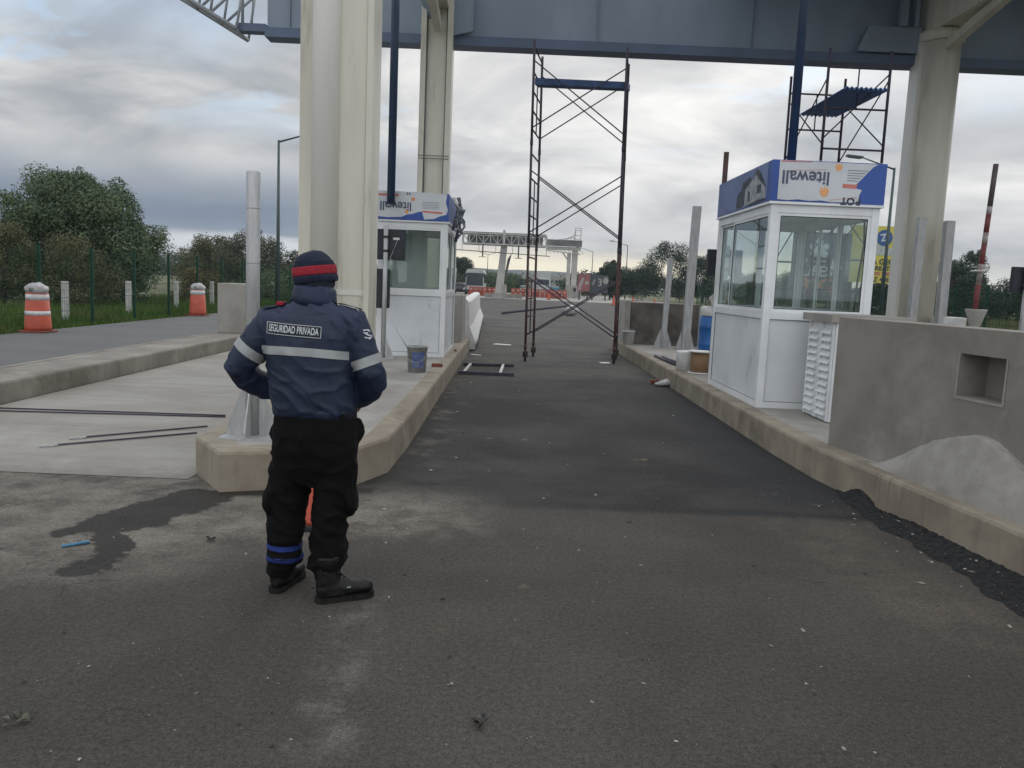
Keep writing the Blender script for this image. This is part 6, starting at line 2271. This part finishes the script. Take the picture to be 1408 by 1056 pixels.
def yellow_board():
    y = 45.0
    T = board('billboard', 18.35, 22.6, y, 2.48, 5.55, pm('yellow vinyl', (0.62, 0.55, 0.10), (0.54, 0.48, 0.085), 0.8, 0.6), 'yellow billboard with a blue disc between the larger booth and the thick round column')
    yb = y - 0.012
    MB().slab([(20.17 + 0.44 * cos(t), 4.92 + 0.44 * sin(t)) for t in np.linspace(0, 2 * pi, 28)[:-1]], 'y', yb, y - 0.002).build('blue_disc', pm('disc blue', (0.03, 0.09, 0.26), (0.05, 0.12, 0.30), 3, 0.6), T)
    MB().slab([(19.2, 3.98), (22.5, 3.98), (22.5, 4.42), (21.6, 4.62), (20.6, 4.36), (19.7, 4.60), (19.2, 4.30)], 'y', yb, y - 0.002).build('pale_landscape', pm('pale picture', (0.50, 0.52, 0.50), (0.33, 0.37, 0.36), 3, 0.6), T)
    o = (T.location.x, T.location.y, T.location.z)
    ink = pm('board ink', (0.05, 0.06, 0.06), None, rough=0.6)
    rel = lambda x, z: (x - o[0], yb - 0.012 - o[1], z - o[2])
    lettering('Z', 0.55, M_PAPER, T, rel(20.12, 4.92), 0.25, bold=0.01)
    lettering('A GEOR', 0.42, ink, T, rel(20.35, 3.62), bold=0.012)
    lettering('BREATLA', 0.34, ink, T, rel(20.3, 3.27), bold=0.010)
    lettering('BOX TODOY', 0.24, pm('magenta ink', (0.42, 0.05, 0.14), None, rough=0.6), T, rel(20.3, 2.98), bold=0.006)
    lettering('BZ 418, C', 0.34, ink, T, rel(20.3, 2.66), bold=0.006)


yellow_board()


def dark_board():
    y = 44.0
    T = board('billboard', 14.9, 18.0, y, 1.65, 5.0, pm('charcoal vinyl', (0.040, 0.045, 0.05), (0.065, 0.07, 0.075), 0.8, 0.6), 'dark billboard with white letters seen through the glass of the larger booth')
    o = T.location
    yb = y - 0.02
    rel = lambda x, z: (x - o.x, yb - o.y, z - o.z)
    wink = pm('pale ink', (0.62, 0.64, 0.65), (0.45, 0.47, 0.48), 3, 0.6)
    lettering('FUNDS LU', 0.40, wink, T, rel(16.4, 3.42), bold=0.008)
    lettering('UFEST', 0.78, wink, T, rel(16.5, 2.92), bold=0.02)
    lettering('3X2', 0.95, pm('burnt orange ink', (0.48, 0.19, 0.08), None, rough=0.6), T, rel(16.4, 2.18), bold=0.02, sx=1.3)
    m = MB()
    for (cx, cz, r) in ((16.3, 4.05, 0.34), (15.95, 4.25, 0.16), (16.65, 4.25, 0.16), (16.3, 4.52, 0.2), (16.0, 3.85, 0.18), (16.6, 3.85, 0.18)):
        m.slab([(cx + r * cos(t), cz + r * sin(t)) for t in np.linspace(0, 2 * pi, 15)[:-1]], 'y', yb - 0.001 * r, y - 0.002)
    m.build('pale_emblem', wink, T)


dark_board()


def hoardings():
    y = 100
    T = board('billboard', 8.0, 9.5, y, 1.05, 3.15, pm('dull red vinyl', (0.27, 0.10, 0.10), (0.21, 0.08, 0.08), 0.8, 0.6), 'small red hoarding with a pale figure beyond the gantry column')
    m = MB().slab([(8.1, 1.15), (8.35, 1.2), (8.55, 1.9), (8.75, 2.5), (8.6, 2.85), (8.35, 2.4), (8.15, 1.9)], 'y', y - 0.012, y - 0.002)
    m.slab([(8.85, 1.9), (9.4, 1.95), (9.35, 2.25), (8.9, 2.3)], 'y', y - 0.012, y - 0.002)
    m.build('pale_figure', pm('hoarding white', (0.34, 0.32, 0.31), (0.24, 0.22, 0.21), 2, 0.6), T)
    T = board('billboard', 9.65, 11.75, y + 0.5, 0.95, 3.1, pm('charcoal hoarding', (0.035, 0.045, 0.055), (0.06, 0.07, 0.08), 0.8, 0.6), 'small charcoal hoarding with a white numeral 3 right of the red hoarding')
    o = T.location
    lettering('3', 1.25, MATS['hoarding white'], T, (10.75 - o.x, y + 0.48 - o.y, 2.15), bold=0.03)
    m = MB().slab([(11.45 + 0.35 * cos(t), 2.45 + 0.42 * sin(t)) for t in np.linspace(0, 2 * pi, 17)[:-1]], 'y', y + 0.488, y + 0.498)
    m.slab([(9.75, 1.9), (9.95, 1.8), (10.2, 2.5), (10.05, 2.6)], 'y', y + 0.488, y + 0.498)
    m.build('pale_figure', MATS['hoarding white'], T)


hoardings()


# ------------------------------------------------------------ distant toll gantries
M_FARW = pm('far white steel', (0.46, 0.45, 0.41), (0.36, 0.355, 0.325), 0.6, 0.6)
M_FARG = pm('far grey steel', (0.16, 0.165, 0.16), (0.09, 0.092, 0.09), 0.6, 0.6)


def gantry(x0, x1, cx, y, zb, zt, label, cladding=False):
    T = thing('gantry', (cx, y, 0), label, 'gantry')
    c = MB()
    c.slab([(cx - 0.75, 0.55), (cx + 0.12, 0.55), (cx + 0.38, zb - 0.05), (cx - 0.30, zb - 0.05)], 'y', y - 0.35, y + 0.35)
    c.build('column', M_FARW, T)
    MB().slab([(cx + 0.15, 2.2), (cx + 0.38, 2.2), (cx + 0.9, 4.9), (cx + 0.45, 4.2)], 'y', y + 0.4, y + 0.5).build('hanging_sheet', M_FARG, T)
    MB().box(cx - 0.95, cx + 0.55, y - 0.7, y + 0.7, 0.0, 0.55).build('plinth', M_CONC, T)
    MB().box(cx - 0.05, cx + 0.5, y - 0.42, y + 0.42, 0.55, 1.5).build('cabinet', M_CONC, T)
    t = MB()
    for yy in (y - 1.0, y + 1.0):
        t.box(x0, x1, yy - 0.08, yy + 0.08, zt - 0.16, zt)
        t.box(x0, x1, yy - 0.08, yy + 0.08, zb, zb + 0.16)
        n = 12
        for i in range(n + 1):
            x = x0 + (x1 - x0) * i / n
            t.box(x - 0.05, x + 0.05, yy - 0.05, yy + 0.05, zb + 0.16, zt - 0.16)
            if i < n:
                xn = x0 + (x1 - x0) * (i + 1) / n
                a, b = ((x, zb + 0.1), (xn, zt - 0.1)) if i % 2 else ((x, zt - 0.1), (xn, zb + 0.1))
                t.bar((a[0], yy, a[1]), (b[0], yy, b[1]), 0.07, 0.07)
    for i in range(10):
        x = x0 + (x1 - x0) * (i + 0.5) / 10
        t.bar((x, y - 1.0, zb + 0.08), (x + 0.4, y + 1.0, zb + 0.08), 0.07, 0.07)
    t.build('truss', M_FARW, T)
    s = MB()
    s.box(x0 + 0.5, x1 - 0.4, y - 0.6, y + 0.8, zb + 0.22, zt - 0.28)
    s.box(x0 + 0.1, x1 - 0.1, y - 0.9, y + 0.9, zt - 0.05, zt + 0.08)
    s.build('service_duct', M_FARG, T)
    MB().box(cx - 0.12, cx + 0.15, y - 1.15, y - 1.0, zb + 0.0, zt + 0.35).build('mast', M_FARW, T)
    r = MB()
    r.tube((x0 - 0.6, y - 1.0, zb - 0.65), (x1 + 0.4, y - 1.0, zb - 0.95), 0.045, n=6)
    for i in range(6):
        x = x0 + (x1 - x0) * i / 5
        r.tube((x, y - 1.0, zb), (x, y - 1.0, zb - 0.72 - 0.05 * i), 0.025, n=6)
    r.build('cable_rail', M_FARG, T)
    for i, x in enumerate((x0 + 2.2, x0 + 6.0)):
        m = MB().tube((x, y - 1.0, zb), (x, y - 1.0, zb - 1.25), 0.07, n=8)
        m.box(x - 0.4, x + 0.4, y - 1.05, y - 0.95, zb - 1.33, zb - 1.27)
        m.build('signal_hanger', M_SCAFDARK, T)
    return T


gantry(-5.45, 3.5, -1.05, 88.6, 5.6, 6.85, 'half built white truss gantry with a leaning column in the middle of the plaza')


def gantry_far():
    y = 112.0
    T = thing('gantry', (8.3, y, 0), 'farther white gantry with a paired column and open roof frame beyond the first truss', 'gantry')
    MB().box(7.35, 7.85, y - 0.3, y + 0.3, 0.3, 6.0).build('column', M_FARW, T)
    MB().box(8.0, 8.75, y - 0.4, y + 0.4, 0.3, 6.6).build('column', M_FARW, T)
    MB().box(7.4, 9.4, y - 0.9, y + 0.9, 0.0, 1.75).build('plinth', M_CONC, T)
    MB().box(8.35, 8.7, y - 0.95, y - 0.902, 0.9, 1.4).build('cabinet', M_BLACK, T)
    MB().box(4.4, 9.2, y - 0.9, y - 0.7, 6.9, 7.75).build('fascia', M_FARG, T)
    MB().box(4.5, 9.1, y - 0.6, y + 1.2, 6.45, 6.85).build('truss', M_FARW, T)
    m = MB()
    for i in range(9):
        x = 4.5 + i * 0.56
        m.bar((x, y - 0.8, 6.45), (x + 0.5, y - 0.8, 5.95), 0.07, 0.07)
    m.bar((4.4, y - 0.8, 6.3), (9.1, y - 0.8, 5.9), 0.12, 0.12)
    m.bar((6.6, y, 6.2), (7.4, y, 5.2), 0.16, 0.16)
    m.build('brace', M_FARW, T)
    f = MB()
    for i in range(6):
        f.bar((5.6 + i * 0.5, y, 7.75 + i * 0.0), (8.4, y, 8.1 + i * 0.2), 0.05, 0.05)
    for z in (7.9, 8.4, 9.1, 9.4):
        f.box(8.2, 9.1, y - 0.05, y + 0.05, z, z + 0.08)
    f.box(9.0, 9.12, y - 0.06, y + 0.06, 7.75, 9.5)
    f.box(8.2, 8.3, y - 0.06, y + 0.06, 7.75, 9.3)
    f.build('roof_frame', M_FARW, T)


gantry_far()

# ------------------------------------------------------------ plaza furniture and traffic
JB = None
for i in range(7):
    y = 18.9 + i * 2.15
    x = -1.10 - i * 0.055
    lab = ['nearest', 'second', 'third', 'fourth', 'fifth', 'sixth', 'farthest'][i] + ' white plastic barrier in the row continuing the island'
    if JB is None:
        T = thing('plastic_barrier', (x, y, 0), lab, 'barrier', 'white plastic barriers in a row')
        sec = [(-0.30, 0.03), (0.30, 0.03), (0.30, 0.22), (0.16, 0.55), (0.12, 1.12), (0.07, 1.18), (-0.07, 1.18), (-0.12, 1.12), (-0.16, 0.55), (-0.30, 0.22)]
        m = MB().slab([(x + a, b) for a, b in sec], 'y', y, y + 2.05)
        m.build('shell', M_WPLAST, T)
        f = MB()
        for k in range(5):
            f.box(x + 0.285, x + 0.306, y + 0.12 + k * 0.4, y + 0.32 + k * 0.4, 0.0, 0.14)
            f.box(x - 0.306, x - 0.285, y + 0.12 + k * 0.4, y + 0.32 + k * 0.4, 0.0, 0.14)
        f.build('fork_slot', M_RUBBER, T)
        JB = T
    else:
        dup(JB, (x, y, 0), None, lab)

for i, (x, y, h) in enumerate([(4.2, 92, 0.9), (9.5, 76, 0.95), (10.4, 70, 0.95), (10.5, 60, 0.95)]):
    cone(x, y, 0.0, h, ['orange cone at the foot of the plaza edge under the truss', 'orange cone standing left in the far lane row', 'orange cone in the middle of the far lane row', 'orange cone beside the scaffold leg, tallest in view'][i])

OB = None
k = 0
for (x0, y, n, dx) in ((-4.9, 99, 6, 0.55), (0.2, 104, 9, 0.62), (4.6, 100, 4, 0.62)):
    for i in range(n):
        x = x0 + dx * i
        lab = 'orange water barrier in the ' + {-4.9: 'cluster in front of the bus', 0.2: 'long row right of the gantry leg', 4.6: 'short row left of the paired column'}[x0]
        if OB is None:
            OB = thing('water_barrier', (x, y, 0), lab, 'barrier', 'orange water barriers on the plaza')
            MB().slab([(x - 0.28, 0.02), (x + 0.28, 0.02), (x + 0.28, 0.3), (x + 0.25, 0.5), (x + 0.25, 1.05), (x - 0.25, 1.05), (x - 0.25, 0.5), (x - 0.28, 0.3)], 'y', y - 0.3, y + 0.3).build('shell', pm('faded orange plastic', (0.36, 0.085, 0.055), (0.30, 0.08, 0.055), 0.6, 0.7), OB)
            MB().box(x - 0.10, x + 0.10, y - 0.306, y - 0.301, 0.76, 0.84).build('reflective_band', M_REFL, OB)
        else:
            dup(OB, (x, y + 0.25 * (i % 3), 0), 0.0, lab)


def bus():
    x, y = -5.1, 112
    T = thing('bus', (x, y, 0), 'white coach with a dark windscreen waiting beyond the orange barriers', 'bus')
    w, h, L = 2.5, 3.35, 11.0
    sec = [(-w / 2, 0.35), (w / 2, 0.35), (w / 2, h - 0.35), (w / 2 - 0.25, h), (-w / 2 + 0.25, h), (-w / 2, h - 0.35)]
    MB().slab([(x + a, b) for a, b in sec], 'y', y, y + L).build('body', pm('dusty white coach paint', (0.44, 0.44, 0.42), (0.36, 0.36, 0.345), 0.8, 0.5), T)
    g = pm('dark bus glass', (0.02, 0.03, 0.035), (0.035, 0.045, 0.05), 0.5, 0.15)
    MB().slab([(x - 1.13, 1.15), (x + 1.13, 1.15), (x + 1.10, 2.85), (x - 1.10, 2.85)], 'y', y - 0.03, y - 0.003).build('windscreen', g, T)
    for s in (-1, 1):
        MB().box(x + s * (w / 2 + 0.012) - 0.008, x + s * (w / 2 + 0.012) + 0.008, y + 0.4, y + L - 0.5, 1.5, 2.75).build('side_glass', g, T)
        MB().box(x + s * 0.85 - 0.2, x + s * 0.85 + 0.2, y - 0.04, y - 0.003, 0.62, 0.84).build('headlight', M_REFL, T)
        MB().bar((x + s * 1.2, y - 0.03, 2.7), (x + s * 1.45, y - 0.3, 2.3), 0.14, 0.30).build('mirror', M_BLACK, T)
        for yy in (y + 2.2, y + 8.2):
            MB().tube((x + s * 1.0, yy, 0.48), (x + s * 1.26, yy, 0.48), 0.48, n=20).build('wheel', M_RUBBER, T)
    MB().box(x - 1.2, x + 1.2, y - 0.05, y - 0.003, 0.36, 0.55).build('bumper', M_BLACK, T)


bus()


def car(x, y, mat, label, rz=0.0):
    T = thing('parked_car', (x, y, 0), label, 'car')
    pr_ = [(-0.85, 0.28), (0.85, 0.28), (0.87, 0.75), (0.80, 0.92), (0.60, 1.42), (-0.60, 1.42), (-0.80, 0.92), (-0.87, 0.75)]
    b = MB()
    b.loft([((x, y, 0.62), 0.78, 0.30, Vector((1, 0, 0)), Vector((0, 0, 1))), ((x, y + 0.25, 0.62), 0.86, 0.34, Vector((1, 0, 0)), Vector((0, 0, 1))), ((x, y + 3.7, 0.66), 0.86, 0.36, Vector((1, 0, 0)), Vector((0, 0, 1))), ((x, y + 4.1, 0.66), 0.78, 0.30, Vector((1, 0, 0)), Vector((0, 0, 1)))], 24, ex=4)
    b.loft([((x, y + 2.3, 0.95), 0.80, 1.15, Vector((1, 0, 0)), Vector((0, 1, 0))), ((x, y + 2.35, 1.40), 0.62, 0.75, Vector((1, 0, 0)), Vector((0, 1, 0))), ((x, y + 2.35, 1.45), 0.55, 0.65, Vector((1, 0, 0)), Vector((0, 1, 0)))], 24, ex=4)
    b.build('body', mat, T)
    MB().add([(x - 0.66, y + 1.26, 1.0), (x + 0.66, y + 1.26, 1.0), (x + 0.55, y + 1.62, 1.36), (x - 0.55, y + 1.62, 1.36)], [(0, 1, 2, 3)]).build('windscreen', M_BLACK, T)
    for s in (-1, 1):
        MB().ball((x + s * 0.6, y + 0.04, 0.70), 0.17, 0.07, 0.09, 10).build('headlight', M_REFL, T)
        for yy in (y + 0.8, y + 3.3):
            MB().tube((x + s * 0.66, yy, 0.31), (x + s * 0.87, yy, 0.31), 0.31, n=18).build('wheel', M_RUBBER, T)


car(-6.6, 103, pm('dark car paint', (0.02, 0.02, 0.024), None, rough=0.25), 'dark car with pale headlights left of the coach')
car(2.0, 128, pm('grey green car paint', (0.16, 0.20, 0.18), None, rough=0.35), 'grey green car beyond the long orange barrier row')
car(6.3, 118, pm('teal car paint', (0.05, 0.17, 0.22), None, rough=0.35), 'teal car left of the paired gantry column')


def lorry(x, y, label, mb_, mc):
    T = thing('lorry', (x, y, 0), label, 'lorry')
    MB().box(x - 1.2, x + 1.2, y + 1.9, y + 8, 0.9, 3.5, 0.05).build('cargo_box', mb_, T)
    MB().slab([(y, 0.5), (y + 1.8, 0.5), (y + 1.8, 2.7), (y + 0.5, 2.7), (y + 0.05, 1.6)], 'x', x - 1.1, x + 1.1).build('cab', mc, T)
    MB().add([(x - 0.95, y + 0.06, 1.65), (x + 0.95, y + 0.06, 1.65), (x + 0.9, y + 0.44, 2.55), (x - 0.9, y + 0.44, 2.55)], [(0, 1, 2, 3)]).build('windscreen', M_BLACK, T)
    for s in (-1, 1):
        for yy in (y + 0.9, y + 6.3):
            MB().tube((x + s * 0.8, yy, 0.48), (x + s * 1.12, yy, 0.48), 0.48, n=18).build('wheel', M_RUBBER, T)


lorry(-9.1, 108, 'white topped lorry with a dull red cab left of the coach', M_WHITE, pm('dull red cab', (0.12, 0.05, 0.045), None, rough=0.5))
lorry(4.6, 122, 'white box lorry behind the barriers between the two gantries', MATS['dusty white coach paint'], MATS['dusty white coach paint'])


def overpass():
    T = thing('overpass', (6, 175, 0), 'long beige overpass wall and slab crossing behind the plaza', 'overpass')
    b = pm('beige concrete', (0.34, 0.32, 0.28), (0.27, 0.255, 0.22), 0.2, 0.9)
    MB().box(-4, 22, 175, 176, -0.02, 2.2).build('retaining_wall', b, T)
    MB().box(-6, 24, 174.5, 182, 2.75, 3.5).build('deck', b, T)
    for x in (-2.5, 5, 12.5, 20):
        MB().box(x - 0.5, x + 0.5, 177, 178, -0.02, 2.74).build('pier', b, T)


overpass()
o = MB().box(-3.0, 1.2, 90.6, 91.2, 0, 0.45).build('concrete_step', M_CONC, None, (-0.9, 90.9, 0))
tag(o, 'low concrete step at the plaza edge behind the leaning gantry column', 'concrete step')


# ------------------------------------------------------------ light haze in the air
def haze():
    m = bpy.data.materials.new('haze')
    m.use_nodes = True
    k = NT(m.node_tree)
    k.n.remove(k.n['Principled BSDF'])
    v = k.node('ShaderNodeVolumePrincipled')
    v.inputs['Color'].default_value = (0.80, 0.88, 1.0, 1)
    v.inputs['Density'].default_value = 0.0003
    k.l.new(v.outputs[0], k.n['Material Output'].inputs['Volume'])
    o = MB().box(-1300, 700, -60, 1300, -2.0, 42).build('haze', m)
    tag(o, 'thin blue grey haze over the far fields', 'haze', kind='stuff')


haze()
